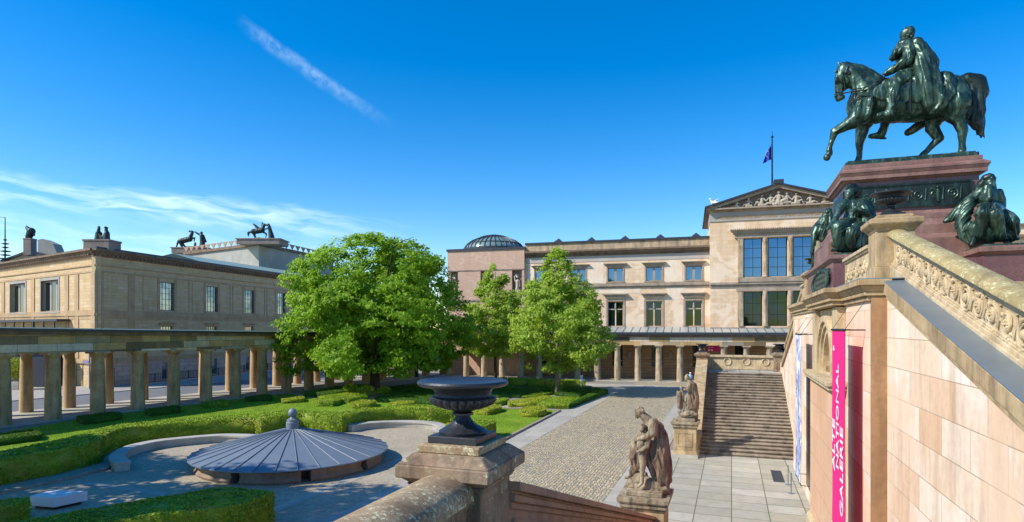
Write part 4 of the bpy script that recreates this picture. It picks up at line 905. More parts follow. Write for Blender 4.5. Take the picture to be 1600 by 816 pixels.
# short carved parapets and piers on the ledge
def panel(b, u0, u1, v, z0, z1):
    b.box(v-.06, v+.35, u0, u1, z0, z0+.12).box(v, v+.3, u0, u1, z0+.12, z1-.16).box(v-.05, v+.35, u0, u1, z1-.16, z1-.1).box(v-.1, v+.4, u0, u1, z1-.1, z1)
    b.box(v-.025, v, u0+.04, u0+.12, z0+.12, z1-.16).box(v-.025, v, u1-.12, u1-.04, z0+.12, z1-.16)
b = MB(); panel(b, 18.62, 22.4, 3.5, 8.66, 9.72); pz = part('carved_parapet', b, M['carved'], st, .01)
b = MB()
for i in range(8):
    u = 19.0+i*.42; spiral(b, u, 9.17, .17, 3.5, 1 if i % 2 else -1, 1.3, .03, i); b.ell((3.47, u, 9.17), (.04,.06,.06), 8, 6); b.ell((3.48, u+.2, 9.3-.25*(i%2)), (.04,.06,.08), 8, 6)
part('parapet_carving', b, M['carved'], pz)
b = MB(); panel(b, 33.9, 35.5, 3.5, 8.66, 9.72); part('carved_parapet', b, M['carved'], st, .01)
def pier(u0, u1, v0, v1, z0, z1, mat='aged', nm='pier', sh=.16):
    b = MB(); b.box(v0-.04, v1+.04, u0-.04, u1+.04, z0, z0+.38).box(v0, v1, u0, u1, z0+.38, z1-.42)
    b.frus(v0, v1, u0, u1, z1-.42, z1-.34, .05).frus(v0-.05, v1+.05, u0-.05, u1+.05, z1-.34, z1-.24, sh-.05).box(v0-sh, v1+sh, u0-sh, u1+sh, z1-.24, z1-.12).frus(v0-sh+.01, v1+sh-.01, u0-sh+.01, u1+sh-.01, z1-.12, z1-.07, -.14).box(v0+.03, v1-.03, u0+.03, u1-.03, z1-.07, z1)
    return part(nm, b, M[mat], st, .012)
pier(17.72, 18.6, 3.45, 4.32, 8.66, 10.36); pier(33.0, 33.88, 3.45, 4.32, 8.66, 10.3)
# far flight
f0, rise, run = 37.2, .15, .408
b = MB()
for i in range(27):
    a = f0+i*run; b.box(-1.78, VW-.002, a+.08, 50, .05+i*rise, .1+(i+1)*rise-.045).box(-1.78, VW-.002, a, 50, .1+(i+1)*rise-.045, .1+(i+1)*rise)
part('far_steps', b, M['step'], st)
LT = .1+27*rise
b = MB(); b.box(-1.78, VW-.002, f0+26*run+.4, 51.4, LT+.003, LT+.02); part('landing_slabs', b, M['paving'], st)
b = MB(); b.box(-2.4, 3.4, 51.4, 51.85, 0, LT+.05).box(-2.4, 3.4, 51.35, 51.9, LT+.05, LT+.3).box(-2.4, 3.4, 51.45, 51.8, LT+.3, LT+1.0).box(-2.4, 3.4, 51.3, 51.95, LT+1.0, LT+1.16); ep = part('end_parapet', b, M['carved'], st, .01)
for v in (-.3, 1.1, 2.5):
    b = MB(); b.tube([(v+.26*math.cos(a*math.pi/12), 51.43, LT+.65+.26*math.sin(a*math.pi/12)) for a in range(25)], .06, 6); part('ring_ornament', b, M['carved'], ep)
zs = lambda u: .1+(u-f0)*rise/run
def bal(name, ua, ub, fz, v0, v1, mat, h0=-.6, h1=.85):
    b = MB(); b.prismy([(ua,0),(ub,0),(ub,fz(ub)+h1),(ua,fz(ua)+h1)], v0, v1)
    b.prismy([(ua,fz(ua)+h1),(ub,fz(ub)+h1),(ub,fz(ub)+h1+.1),(ua,fz(ua)+h1+.1)], v0-.08, v1+.08).prismy([(ua,fz(ua)+h1+.1),(ub,fz(ub)+h1+.1),(ub,fz(ub)+h1+.2),(ua,fz(ua)+h1+.2)], v0-.13, v1+.13)
    b.prismy([(ua,fz(ua)+h0),(ub,fz(ub)+h0),(ub,fz(ub)+.12),(ua,fz(ua)+.12)], v0-.05, v1+.05)
    return part(name, b, mat, st, .012)
bal('sloping_balustrade', 37.3, 48.0, zs, -2.35, -1.8, M['aged'], -.5, .85)
b = MB(); b.box(-2.35, -1.8, 48.6, 51.4, 0, LT+1.0).box(-2.43, -1.72, 48.6, 51.4, LT+1.0, LT+1.14); part('landing_parapet', b, M['aged'], st)
pier(47.9, 48.7, -2.5, -1.68, LT-.6, LT+1.5, 'nearstone'); pier(49.6, 50.4, 3.0, 3.8, LT-.1, LT+1.5, 'nearstone')
b = MB(); b.prismy([(36,zf(36)),(47.2,zf(47.2)),(47.2,zf(47.2)+.9),(36,zf(36)+.9)], 3.6, 4.0).prismy([(36,zf(36)+.9),(47.2,zf(47.2)+.9),(47.2,zf(47.2)+1.15),(36,zf(36)+1.15)], 3.5, 4.15); part('raking_balustrade', b, M['aged'], st)
# near flight: falls away from the urn pedestal to the terrace
g0, g1 = 18.6, 6.6; nst = 31; gr = (LZ-.1)/nst; gn = (g0-g1)/nst
b = MB()
for i in range(nst): b.box(-2.2, VW-.002, -9, g0-i*gn, .1+i*gr, .1+(i+1)*gr)
part('near_steps', b, M['step'], st)
zn = lambda u: 1.85+(18.6-u)*.322
b = MB(); b.prismy([(6.2,.05),(18.6,.05),(18.6,zn(18.6)-.22),(6.2,zn(6.2)-.22)], -2.8, -2.27); nb = part('sloping_balustrade', b, M['redstone'], st)
b = MB()
for o0, o1, e in ((-.3,-.22,.03),(-.22,-.14,.08),(-.14,-.1,.05),(-.10,0,.14)): b.prismy([(6.2,zn(6.2)+o0),(18.6,zn(18.6)+o0),(18.6,zn(18.6)+o1),(6.2,zn(6.2)+o1)], -2.8-e, -2.27+e)
part('moulded_coping', b, M['redstone'], nb, .01)
b = MB()
for k in range(10):
    u = 7.0+k*1.25; z = zn(u)-.85; b.tube([(-2.25, u+.26*math.cos(a*math.pi/10), z+.3*math.sin(a*math.pi/10)) for a in range(21)], .035, 6)
b.prismy([(6.3,zn(6.3)-.45),(18.5,zn(18.5)-.45),(18.5,zn(18.5)-.4),(6.3,zn(6.3)-.4)], -2.27, -2.24); part('panel_mouldings', b, M['redstone'], nb)
# pedestals of the two putto groups
def pedestal(u0, zt, mat='statstone'):
    v0, v1, u1 = -3.12, -1.88, u0+1.3; b = MB()
    b.box(v0-.1, v1+.1, u0-.1, u1+.1, -.02, .28); p = part('pedestal_foot', b, M['bench'], st, .01)
    b = MB(); b.frus(v0-.08, v1+.08, u0-.08, u1+.08, .28, .5, -.08).box(v0, v1, u0, u1, .5, zt-.42); q = part('pedestal', b, M['pier'] if mat=='x' else M['aged'], st, .01)
    for (a0,a1,c0,c1) in ((v0+.2,v1-.2,u0-.025,u0),):
        b = MB(); z0, z1 = .72, zt-.6
        b.box(a0,a1,c0,c1,z0,z0+.06).box(a0,a1,c0,c1,z1-.06,z1).box(a0,a0+.06,c0,c1,z0+.06,z1-.06).box(a1-.06,a1,c0,c1,z0+.06,z1-.06); part('panel_frame', b, M['aged'], q)
    b = MB(); b.frus(v0, v1, u0, u1, zt-.42, zt-.3, .06).box(v0-.08, v1+.08, u0-.08, u1+.08, zt-.3, zt-.2).frus(v0-.08, v1+.08, u0-.08, u1+.08, zt-.2, zt-.12, .07).box(v0-.15, v1+.15, u0-.15, u1+.15, zt-.12, zt); part('pedestal_cap', b, M[mat], q, .012)
pedestal(36.0, 2.12); pedestal(18.55, 2.38)
# near urn pedestal, parapet of the near landing
b = MB(); v0, v1, u0, u1 = -3.0, -2.26, 5.4, 6.21
b.box(v0, v1, u0, u1, 4.0, 5.9); pp = part('urn_pedestal', b, M['nearstone'], st, .01)
b = MB(); b.frus(v0-.01, v1+.01, u0-.01, u1+.01, 5.9, 5.96, .04).frus(v0-.03, v1+.03, u0-.03, u1+.03, 5.96, 6.02, .07).box(v0-.13, v1+.13, u0-.13, u1+.13, 6.02, 6.15)
b.frus(v0-.12, v1+.12, u0-.12, u1+.12, 6.15, 6.25, -.12); part('pedestal_cap', b, M['nearstone'], pp, .012)
b = MB(); b.box(v0+.03, v1-.03, u0+.03, u1-.03, 6.25, 6.33); part('cap_block', b, M['capstone'], pp, .01)
b = MB(); b.box(-2.84, -2.4, -9, 5.39, LZ-.8, 5.78).box(-2.88, -2.36, -9, 5.39, 5.78, 5.84); part('landing_parapet', b, M['nearstone'], st)
b = MB(); n = 13; vs = []
for u in [-9+14.36*i/30 for i in range(31)]:
    for i in range(n):
        t = math.pi*i/(n-1); vs.append((-2.62-.31*math.cos(t), u, 5.845+.24*math.sin(t)**.75 if 0 < i < n-1 else 5.845))
fs = [(j*n+i, j*n+i+1, j*n+n+i+1, j*n+n+i) for j in range(30) for i in range(n-1)]+[tuple(range(n))[::-1], tuple(range(30*n, 31*n))]+[(j*n, j*n+n, j*n+2*n-1, j*n+n-1) for j in range(30)]
b.add(vs, fs, True); part('rounded_coping', b, M['capstone'], st)
b = MB(); b.box(-2.3, VW, -9.5, g1-gn*1.01, LZ-.6, LZ+.004); part('landing_floor', b, M['paving'], st)
# niche bay
b = MB(); b.box(VB-.3, VB-.003, 19.8, 25.5, .1, 5.55); nb_ = part('niche_base', b, M['pier'] if False else m_block('buff_blocks', '#d0a987', '#c69d7b', '#d6b393', '#a5835f', 2.3, .95, .01, '#a5805f', .25), st)
b = MB(); b.box(VB-.42, VB-.003, 19.68, 25.62, .1, .45).frus(VB-.42, VB-.003, 19.68, 25.62, .45, .6, -.1); part('niche_foot', b, M['carved'], st, .01)
b = MB(); b.frus(VB-.3,VB-.003,19.8,25.5,5.55,5.68,.08).box(VB-.48, VB-.003, 19.62, 25.68, 5.68, 5.8).box(VB-.54, VB-.003, 19.56, 25.74, 5.8, 5.92); part('niche_sill', b, M['carved'], st, .01)
b = MB()
for s in (-1, 1):
    c = NU+s*2.35; b.box(VB-.24, VB-.003, c-.4, c+.4, 5.92, 8.1)
b.prismy([(NU-1.95, 8.1),(NU+1.95, 8.1),(NU+1.95,5.92),(NU+1.72,5.92)]+[(NU+1.72*math.cos(a), ZS+1.72*math.sin(a)) for a in [math.pi*i/16 for i in range(0,17)]]+[(NU-1.72,5.92),(NU-1.95,5.92)], VB-.1, VB-.003)
part('niche_surround', b, M['carved'], st, .01)
def arch_ring(r0, r1, va, vb):
    b = MB(); N_ = 20; poly = [(NU+r1, 5.92)]+[(NU+r1*math.cos(math.pi*i/N_), ZS+r1*math.sin(math.pi*i/N_)) for i in range(N_+1)]+[(NU-r1,5.92),(NU-r0,5.92)]+[(NU+r0*math.cos(math.pi*(N_-i)/N_), ZS+r0*math.sin(math.pi*(N_-i)/N_)) for i in range(N_+1)]+[(NU+r0,5.92)]
    return b.prismy(poly, va, vb)
part('archivolt', arch_ring(1.2, 1.4, VB-.08, VB+.3), M['carved'], st); part('archivolt', arch_ring(1.4, 1.56, VB-.16, VB-.003), M['carved'], st); part('archivolt', arch_ring(1.56, 1.75, VB-.24, VB-.003), M['carved'], st)
b = MB(); vs = []; n = 14
for j, z in enumerate((5.92, 6.4, 6.9, 7.4)):
    for i in range(n+1): a = math.pi*i/n; vs.append((VB+.1+.5*math.sin(a)*1.0+.03*(i%2), NU+1.2*math.cos(a), z))
fs = [(j*(n+1)+i, j*(n+1)+i+1, (j+1)*(n+1)+i+1, (j+1)*(n+1)+i) for j in range(3) for i in range(n)]; b.add(vs, fs); b.box(VB-.0, VB+.7, NU-1.2, NU+1.2, 7.36, 7.4); part('niche_back', b, M['pier'], st)
b = MB()
for j in range(5):
    for i in range(9): a = math.pi*(i+.5)/9; b.ell((VB+.1+.44*math.sin(a), NU+1.1*math.cos(a), 6.2+j*.25), (.05,.1,.1), 6, 4)
part('shell_ornament', b, M['carved'], st)
b = MB(); b.ell((VB+.05,NU,6.35),(.16,.2,.2)).cap((VB-.1,NU,6.3),.09,(VB-.2,NU,6.25),.06).cap((VB+.1,NU,6.0),.16,(VB+.1,NU,6.2),.18)
for a in range(10): b.ell((VB+.08, NU+.22*math.cos(a*.63), 6.38+.22*math.sin(a*.63)), (.07,.07,.07), 6, 5)
part('lion_mask', sculpt_mesh(b, .02, 1), M['carved'], st)
# ------------------------------------------------------------------ urns
def make_urn(base, label):
    t = thing('urn', label, 'urn', base, UF, 'iron urns on the stair pedestals'); x, y, z = base
    b = MB(); b.box(x-.27, x+.27, y-.27, y+.27, z, z+.07); part('base_plate', b, M['iron'], t, .006)
    def fl(k, r, z_): return r*(1-.05*(k % 4 < 2))
    b = MB(); b.lathe([(.24,.07),(.25,.1),(.2,.13),(.13,.17),(.09,.22),(.075,.25),(.11,.262),(.11,.285),(.075,.295)], (x,y,z), 48, lambda k, r, z_: r*(1-.09*(int(k+z_*60)%4==0)) if .1<z_<.24 else r); part('foot', b, M['iron'], t)
    b = MB(); b.lathe([(.07,.29),(.12,.31),(.22,.335),(.31,.37),(.35,.41),(.35,.44),(.3,.465),(.29,.47)], (x,y,z), 96, lambda k, r, z_: r*(1-.1*(k%4==0)-.025*(k%4 in (1,3))) if z_ < .45 else r)
    b.lathe([(.3,.465),(.29,.49),(.31,.53),(.36,.555),(.44,.565),(.47,.58),(.475,.6),(.46,.62),(.42,.625),(.36,.605),(.2,.585),(.01,.58)], (x,y,z), 64); part('bowl', b, M['iron'], t)
    return t
urn = make_urn((-2.63, 5.80, 6.332), 'large dark fluted iron urn on the nearest stone pedestal in front of the hedges')
copy_tree(urn, UF.w(3.88, 18.16, 10.36), UF.rot, 'dark fluted urn on the pale pier at the top of the raking balustrade')
copy_tree(urn, UF.w(3.88, 33.44, 10.3), UF.rot, 'small dark urn on the far pier beside the bronze plaque')
copy_tree(urn, UF.w(-2.09, 48.3, LT+1.5), UF.rot, 'dark urn on the left pedestal at the top of the far steps')
copy_tree(urn, UF.w(3.4, 50.0, LT+1.5), UF.rot, 'dark urn on the right pedestal beyond the far steps beside the wall')
# ------------------------------------------------------------------ banners
def banner(name, label, u0, u1, zt, zb, v, mat):
    t = thing(name, label, 'banner', (VB, u0, zb), UF)
    b = MB(); vs = []; n = 10; k_ = 24
    for j in range(k_+1):
        for i in range(n+1): vs.append((v+.012*math.sin(i*1.9+j*.5)*(j/k_), u0+(u1-u0)*i/n, zt-(zt-zb)*j/k_))
    fs = [(j*(n+1)+i, j*(n+1)+i+1, (j+1)*(n+1)+i+1, (j+1)*(n+1)+i) for j in range(k_) for i in range(n)]; m_ = len(vs)
    vs += [(p[0]+.008, p[1], p[2]) for p in vs]; fs += [tuple(m_+i for i in f[::-1]) for f in fs]
    b.add(vs, fs, True); cl = part('cloth', b, mat, t)
    b = MB(); b.tube([(v,u0-.05,zt+.02),(v,u1+.05,zt+.02)], .03, 8)
    for u in (u0, u1): b.tube([(v,u,zt+.02),(VB,u,zt+.02)], .018, 6); b.tube([(v,u,zt+.03),(VB,u+.0,zt+.75)], .008, 5); 
    b.tube([(v,u0-.02,zb),(v,u1+.02,zb)], .02, 6)
    for u in (u0, u1): b.tube([(v,u,zb),(VB,u,zb)], .015, 6)
    part('bracket', b, M['black'], t); return t, cl
bt, cl = banner('banner', 'tall magenta banner with white ALTE NATIONAL GALERIE lettering on the stair wall', 17.06, 19.1, 7.42, .9, 2.65, M['pink'])
def vtext(s, size, z, u, v=2.632):
    b = MB(); b.M = Matrix(((0,1,0,v),(0,0,1,u),(1,0,0,z),(0,0,0,1))); b.text(s, size, .004, 'LEFT'); return b
for s, size, z, u in (('ALTE', .62, 3.62, 18.5), ('NATIONAL', .55, 3.75, 17.9), ('GALERIE', .62, 2.65, 17.24), ('F', .36, 6.85, 18.55), ('/', .6, 1.95, 18.6)): part('lettering', vtext(s, size, z, u), M['white'], cl)
def m_art():
    t = NT('pale_floral_print'); c = t.mix(t.ramp(t.noise(1.3, 4, None, .6, 1.0), .42, .55), hexc('#dfe3e6'), hexc('#8f93c4')); c = t.mix(t.ramp(t.noise(2.1, 4, t.scaled(1,1,1,(5,2,8)), .6, 1.5), .55, .63), c, hexc('#5c6f86'))
    c = t.mix(t.ramp(t.noise(1.7, 3, t.scaled(1,1,1,(1,7,3)), .6, 1.0), .6, .68), c, hexc('#5f7d6a')); return t.set(c, .7)
banner('banner', 'pale blue and white printed banner beyond the niche near the far steps', 27.2, 29.4, 7.2, 1.1, 2.65, m_art())
# barrier posts by the wall foot
for i, u in enumerate((29.8, 31.4)):
    b = MB(); b.lathe([(.14,.1),(.14,.12),(.025,.14),(.025,.95),(.05,1.0),(.0,1.05)], (2.5,u,0), 10); single('barrier_post', b, M['zinc'], ('thin metal barrier post at the foot of the stair wall, nearer one', 'thin metal barrier post at the foot of the stair wall close to the far steps')[i], 'post', (2.5,u,.1), UF, 'barrier posts by the wall')
b = MB(); b.box(1.9, 2.4, 31.8, 34.3, .102, .112); single('drain_grate', b, M['darkroof'], 'dark drain grate let into the flagstones before the far steps', 'grate', (1.9,31.8,.1), UF)
# ------------------------------------------------------------------ monument plinth
mon = thing('monument_plinth', 'stepped red granite plinth with bronze friezes under the bronze rider', 'plinth', (6.3,28.2,8.6), UF)
def slab(b, a, e, z0, z1, e2=None):
    v0, v1, u0, u1 = a
    if e2 is None: b.box(v0-e, v1+e, u0-e, u1+e, z0, z1)
    else: b.frus(v0-e, v1+e, u0-e, u1+e, z0, z1, e2-e)
S = (4.18, 8.5, 26.68, 29.72)
b = MB(); slab(b, S, 0, 11.9, 13.1); part('die', b, M['granite'], mon, .015)
b = MB(); slab(b, S, .03, 13.08, 13.16, .12); slab(b, S, .2, 13.16, 13.3); slab(b, S, .2, 13.3, 13.42, .26); slab(b, S, .27, 13.42, 13.5); slab(b, S, .26, 13.5, 13.62, .1); slab(b, S, .08, 13.62, 13.78); part('cornice', b, M['granitecap'], mon, .01)
b = MB(); slab(b, S, .0, 13.78, 13.92); slab(b, S, -.08, 13.92, 13.98); part('bronze_slab', b, M['bronze'], mon, .01)
b = MB(); slab(b, S, .12, 11.75, 11.9, .02); slab(b, S, .22, 11.55, 11.75); slab(b, S, .36, 11.3, 11.55, .25); slab(b, S, .42, 10.95, 11.3); slab(b, S, .7, 10.75, 10.95, .5); slab(b, S, .72, 8.6, 10.75); part('stepped_base', b, M['granitecap'], mon, .012)
def frieze(u, v0, v1, z0, z1, side):
    b = MB()
    if side == 'u':
        b.box(v0, v1, u-.05, u-.002, z0, z1); b.box(v0-.06, v1+.06, u-.09, u-.052, z1, z1+.07).box(v0-.06, v1+.06, u-.09, u-.052, z0-.07, z0).box(v0-.06, v0, u-.09, u-.052, z0, z1).box(v1, v1+.06, u-.09, u-.052, z0, z1)
        fz_ = part('bronze_frieze', b, M['bronzedark'], mon)
        b = MB(); n = int((v1-v0)/.55)
        for i in range(n):
            v = v0+.3+i*.55; z = (z0+z1)/2
            pts = [(v+.2*(1-.8*t/20)*math.cos(t*.5+i), u-.06, z+.2*(1-.8*t/20)*math.sin(t*.5+i)*(1 if i%2 else -1)) for t in range(21)]; b.tube(pts, .022, 5)
            b.cap((v+.25,u-.06,z-.2),.03,(v+.28,u-.06,z+.22),.02)
            if i % 3 == 1: b.cap((v+.1,u-.07,z-.28),.05,(v+.1,u-.07,z+.12),.07).ell((v+.1,u-.07,z+.24),.06,8,6).cap((v+.1,u-.07,z+.1),.03,(v-.12,u-.07,z+.2),.025)
        part('frieze_figures', b, M['bronze'], fz_)
    else:
        v = v0; b.box(v-.05, v-.002, u, v1, z0, z1); part('bronze_frieze', b, M['bronzedark'], mon)
frieze(26.68, 4.6, 8.2, 12.08, 12.86, 'u'); frieze(27.0, 4.18, 29.4, 12.08, 12.86, 'v')
# lower block with plaque and the corner pedestals of the seated bronzes
b = MB(); b.box(3.42, 10.6, 24.45, 32.0, 8.57, 9.85); b.box(3.3, 10.7, 24.33, 32.12, 8.57, 8.8); part('lower_block', b, M['granite'], mon, .015)
b = MB(); b.frus(3.42, 5.3, 24.45, 32.0, 9.85, 9.95, .1).box(3.3, 5.4, 24.33, 32.12, 9.95, 10.1); part('lower_cap', b, M['granitecap'], mon, .01)
b = MB(); b.box(3.6, 5.0, 29.3, 31.6, 10.1, 11.0); part('rear_seat_block', b, M['granite'], mon, .015)
b = MB(); b.box(3.45, 5.2, 24.5, 26.3, 10.1, 10.17); part('bronze_footing', b, M['bronze'], mon)
b = MB(); b.box(3.36, 3.418, 25.2, 29.6, 8.95, 9.7); pq = part('plaque', b, M['bronze'], mon, .005)
b = MB()
for i, s in enumerate(('DEN KUENSTEN', 'GEWIDMET', 'MDCCCLXX')):
    b.M = Matrix(((0,1,0,3.352),(-1,0,0,27.4),(0,0,1,9.42-.22*i),(0,0,0,1)));   # reads from the plaza side
    b.box(-1.3, 1.2, .0035, .006, 0, .09)
    for j in range(7): b.box(-1.3+j*.38, -1.3+j*.38+.26-.05*(j%2), -.003, .003, 0, .09)
b.M = Matrix.Identity(4); part('plaque_lettering', b, M['bronzedark'], pq)
b = MB()
for i in range(26):
    t = i/26*2*math.pi; b.ell((3.35, 27.4+2.3*math.cos(t), 9.33+.42*math.sin(t)), (.06,.22,.11), 7, 5)
part('plaque_wreath', b, M['bronze'], pq)
b = MB(); b.box(7.85, 10.6, 24.3, 26.6, 8.57, 9.9); b.box(7.7, 10.7, 24.15, 26.6, 8.57, 8.85); part('corner_pedestal', b, M['granite'], mon, .015)
b = MB(); b.frus(7.85, 10.6, 24.3, 26.6, 9.9, 10.0, .1).box(7.72, 10.72, 24.18, 26.6, 10.0, 10.14).frus(7.72,10.72,24.18,26.6,10.14,10.2,-.08); part('corner_cap', b, M['granitecap'], mon, .01)
b = MB(); b.box(7.85, 10.6, 24.3, 26.6, 10.2, 10.26); part('bronze_footing', b, M['bronze'], mon)
# ------------------------------------------------------------------ sculpture helpers in picture-measured coordinates
class SK:
    """strokes given by picture positions (zoomed coordinates) on the plane u, pushed by du"""
    def __init__(s, ox, oy, k, u, mb=None): s.ox, s.oy, s.k, s.u = ox, oy, k, u; s.b = mb or MB()
    def p(s, x, y, du=0.0):
        px, py = s.ox+x*s.k, s.oy+y*s.k; u = s.u+du; return Vector(PV(px, py, u))
    def r(s, x, y, r):
        px = s.ox+x*s.k; a = math.atan((px-800)/FPX)-PHI; v = s.u*math.tan(a); Y = s.u*math.cos(PHI)-v*math.sin(PHI); return r*s.k/FPX*Y
    def c(s, x0, y0, r0, x1, y1, r1, d0=0.0, d1=None):
        d1 = d0 if d1 is None else d1; s.b.cap(s.p(x0,y0,d0), s.r(x0,y0,r0), s.p(x1,y1,d1), s.r(x1,y1,r1), 14); return s
    def e(s, x, y, r, du=0.0, f=1.0):
        rr = s.r(x,y,r); s.b.ell(s.p(x,y,du), (rr, rr*f, rr), 16, 12); return s
    def chain(s, pts):                               # (x,y,r,du)
        for a, b_ in zip(pts, pts[1:]): s.c(a[0],a[1],a[2],b_[0],b_[1],b_[2],a[3],b_[3])
        return s
    def bvh(s):
        from mathutils.bvhtree import BVHTree
        s.tree = BVHTree.FromPolygons([tuple(v) for v in s.b.v], [tuple(f) for f in s.b.f]); s.o = Vector(UF.l(Vector((0,0,EYE)))); return s
    def fold(s, pts, r):                              # a ridge of cloth laid on the surface already built
        run = []; P = []
        for i in range(len(pts)-1):
            for j in range(5): t = j/5; P.append((pts[i][0]*(1-t)+pts[i+1][0]*t, pts[i][1]*(1-t)+pts[i+1][1]*t))
        P.append(pts[-1]); n = len(P)
        for i, (x, y) in enumerate(P):
            q = s.p(x, y); hit = s.tree.ray_cast(s.o, (q-s.o).normalized())[0]; w = math.sin(math.pi*(i+.6)/(n+.2))**.5
            if hit is None or (run and (hit-run[-1][0]).length > s.r(x,y,60)):
                if len(run) > 2: s.b.tube([a for a, _ in run], [b_ for _, b_ in run], 7)
                run = []
            if hit is not None: run.append((hit, max(.012, s.r(x, y, r)*w)))
        if len(run) > 2: s.b.tube([a for a, _ in run], [b_ for _, b_ in run], 7)
    def fan(s, A, B, C_, D, n, r, sag=0, jit=8):
        for i in range(n):
            t = (i+.5)/n; x0 = A[0]+(B[0]-A[0])*t; y0 = A[1]+(B[1]-A[1])*t; x1 = C_[0]+(D[0]-C_[0])*t; y1 = C_[1]+(D[1]-C_[1])*t; J = lambda: random.uniform(-jit, jit)
            dx, dy = x1-x0, y1-y0; L = math.hypot(dx,dy)+1e-6; nx, ny = -dy/L, dx/L
            s.fold([(x0+J()*.5,y0+J()*.5)]+[(x0+dx*f+nx*sag*4*f*(1-f)+J(), y0+dy*f+ny*sag*4*f*(1-f)+J()) for f in (.25,.5,.75)]+[(x1+J(),y1+J())], r*random.uniform(.7,1.25))
# ---- rider on horse
HU = 28.2
base = (6.3, HU, 13.98)
eq = thing('equestrian_statue', 'dark green bronze rider in a cloak on a pacing horse atop the granite plinth', 'statue', base, UF)
h = SK(1270, 20, .3064, HU)
# head and neck
h.chain([(158,290,34,0),(150,330,35,0),(140,375,25,0),(130,425,19,0)]).e(126,345,10,-.2).e(118,425,8,-.12).c(178,335,33,168,365,28).c(150,430,14,132,438,16,-.05).c(150,430,14,132,438,16,.05)
h.chain([(172,298,38,0),(215,322,48,0),(252,368,55,0),(288,435,82,0)]).chain([(190,280,24,0),(240,290,26,0),(290,318,28,0),(330,352,34,0)]).c(235,325,44,300,400,66).c(172,330,26,205,345,30)
for s_ in (-.16,.16): h.c(140,272,9,128,252,4,s_).e(118,300,7,s_*1.2)
# trunk
h.chain([(262,475,84,0),(340,468,84,0),(430,476,84,0),(520,478,80,0),(610,466,76,0),(690,430,88,0)]).c(640,400,72,705,395,74).c(330,400,60,620,385,58).c(265,515,58,330,505,60).e(720,430,74,-.22).e(720,430,74,.22).e(270,470,66,-.25).e(270,470,66,.25).e(420,482,80,-.12).e(420,482,80,.12)
# front leg lifted (near side), front leg standing (far side)
h.chain([(248,520,52,-.38),(205,555,38,-.42),(160,580,27,-.42),(112,606,21,-.42)]).chain([(112,606,21,-.42),(98,650,13,-.42),(86,688,12,-.42),(84,705,16,-.42),(88,716,14,-.42),(72,738,17,-.42)]).c(72,738,18,66,742,12,-.42)
h.chain([(262,545,52,.3),(252,595,32,.34),(242,645,25,.34),(238,668,20,.34),(238,715,14,.34),(236,742,15,.34),(228,762,17,.34),(214,776,20,.34)])
# hind leg standing (near), hind leg forward (far)
h.chain([(718,465,76,-.3),(725,515,50,-.36),(748,558,31,-.38),(763,600,24,-.38),(762,640,18,-.38),(762,678,15,-.38),(763,698,19,-.38),(758,718,17,-.38),(750,730,24,-.38)])
h.chain([(680,475,70,.3),(620,535,46,.34),(608,588,32,.34),(630,622,27,.34),(645,640,23,.34),(615,670,17,.34),(582,705,14,.34),(565,722,17,.34),(552,740,16,.34),(542,752,16,.34)])
h.bvh()
for L_, w_ in (([(250,440),(235,490),(225,540)],14),([(300,430),(290,500),(270,550)],16),([(205,330),(215,390),(215,450)],11),([(680,420),(700,480),(700,530)],15),([(740,400),(755,460),(740,520)],13),([(330,560),(430,575),(540,560)],9),([(165,320),(180,350),(168,372)],9),([(128,300),(118,350),(115,400)],7),([(745,560),(762,620),(760,690)],6),([(245,600),(238,660),(236,720)],6),([(190,560),(140,590),(110,612)],8)): h.fold(L_, w_)
part('horse', sculpt_mesh(h.b, .028, 2, base=base, fine=.012, ffreq=3), M['bronze'], eq)
m_ = SK(1270, 20, .3064, HU)                         # mane tufts
for i in range(17):
    t = i/16; x = 172+165*t; y = 262+92*t**1.25; m_.chain([(x,y,11,-.1),(x+6,y+22,13,-.2),(x-2+6*(i%2),y+44,8,-.28)]).e(x,y,12)
for i in range(24): t = i/23; m_.c(165+178*t, 260+96*t**1.25, 7, 172+180*t, 250+94*t**1.25, 4, random.uniform(-.06,.06))
for i in range(3): m_.c(150+i*5,262,10,138+i*7,300,6,-.08+.08*i)
part('mane', sculpt_mesh(m_.b, .028, 1, base=base), M['bronzedark'], eq)
tl = SK(1270, 20, .3064, HU); tl.chain([(745,352,28,0),(790,345,38,0),(835,358,44,0),(850,410,42,0)])
for i in range(26):
    f = i/25; x = 768+96*f; d = .24*math.sin(i*2.3); e_ = random.uniform(-9,9); L_ = 470+150*f**.6+random.uniform(-14,14)
    tl.chain([(x-4,372-18*math.sin(f*3),15,d*.6),(x+4+e_*.5,430,14,d),(x+3-e_,500,11,d*1.1),(x+4+e_,(500+L_)/2+6,9,d*1.2),(x-6-e_*.5+10*f,L_,7,d*1.1),(x+8+e_,L_+28,3,d)])
part('tail', sculpt_mesh(tl.b, .03, 1, base=base), M['bronzedark'], eq)
sc_ = SK(1270, 20, .3064, HU)                        # saddle cloth and straps
[sc_.e(x_,y_,r0_,s0_*(.66+.02*(x_>400)),.22) for s0_ in (-1,1) for x_,y_,r0_ in ((352,405,42),(390,400,50),(440,398,56),(490,400,58),(540,402,58),(590,400,54),(630,395,44))]; sc_.c(360,375,40,600,372,40,-.2).c(360,375,40,600,372,40,.2)
part('saddle_cloth', sculpt_mesh(sc_.b, .035, 2, fold=.01, base=base), M['bronze'], eq)
b = MB(); sk = SK(1270, 20, .3064, HU, b)
def line(pts, r): b.tube([sk.p(*p) for p in pts], r, 6)
line([(372,322,-.42),(330,365,-.52),(270,395,-.6),(210,400,-.5),(160,410,-.25),(140,420,-.15)], .028); line([(360,330,-.42),(300,372,-.5),(250,385,-.55),(205,392,-.42)], .024)
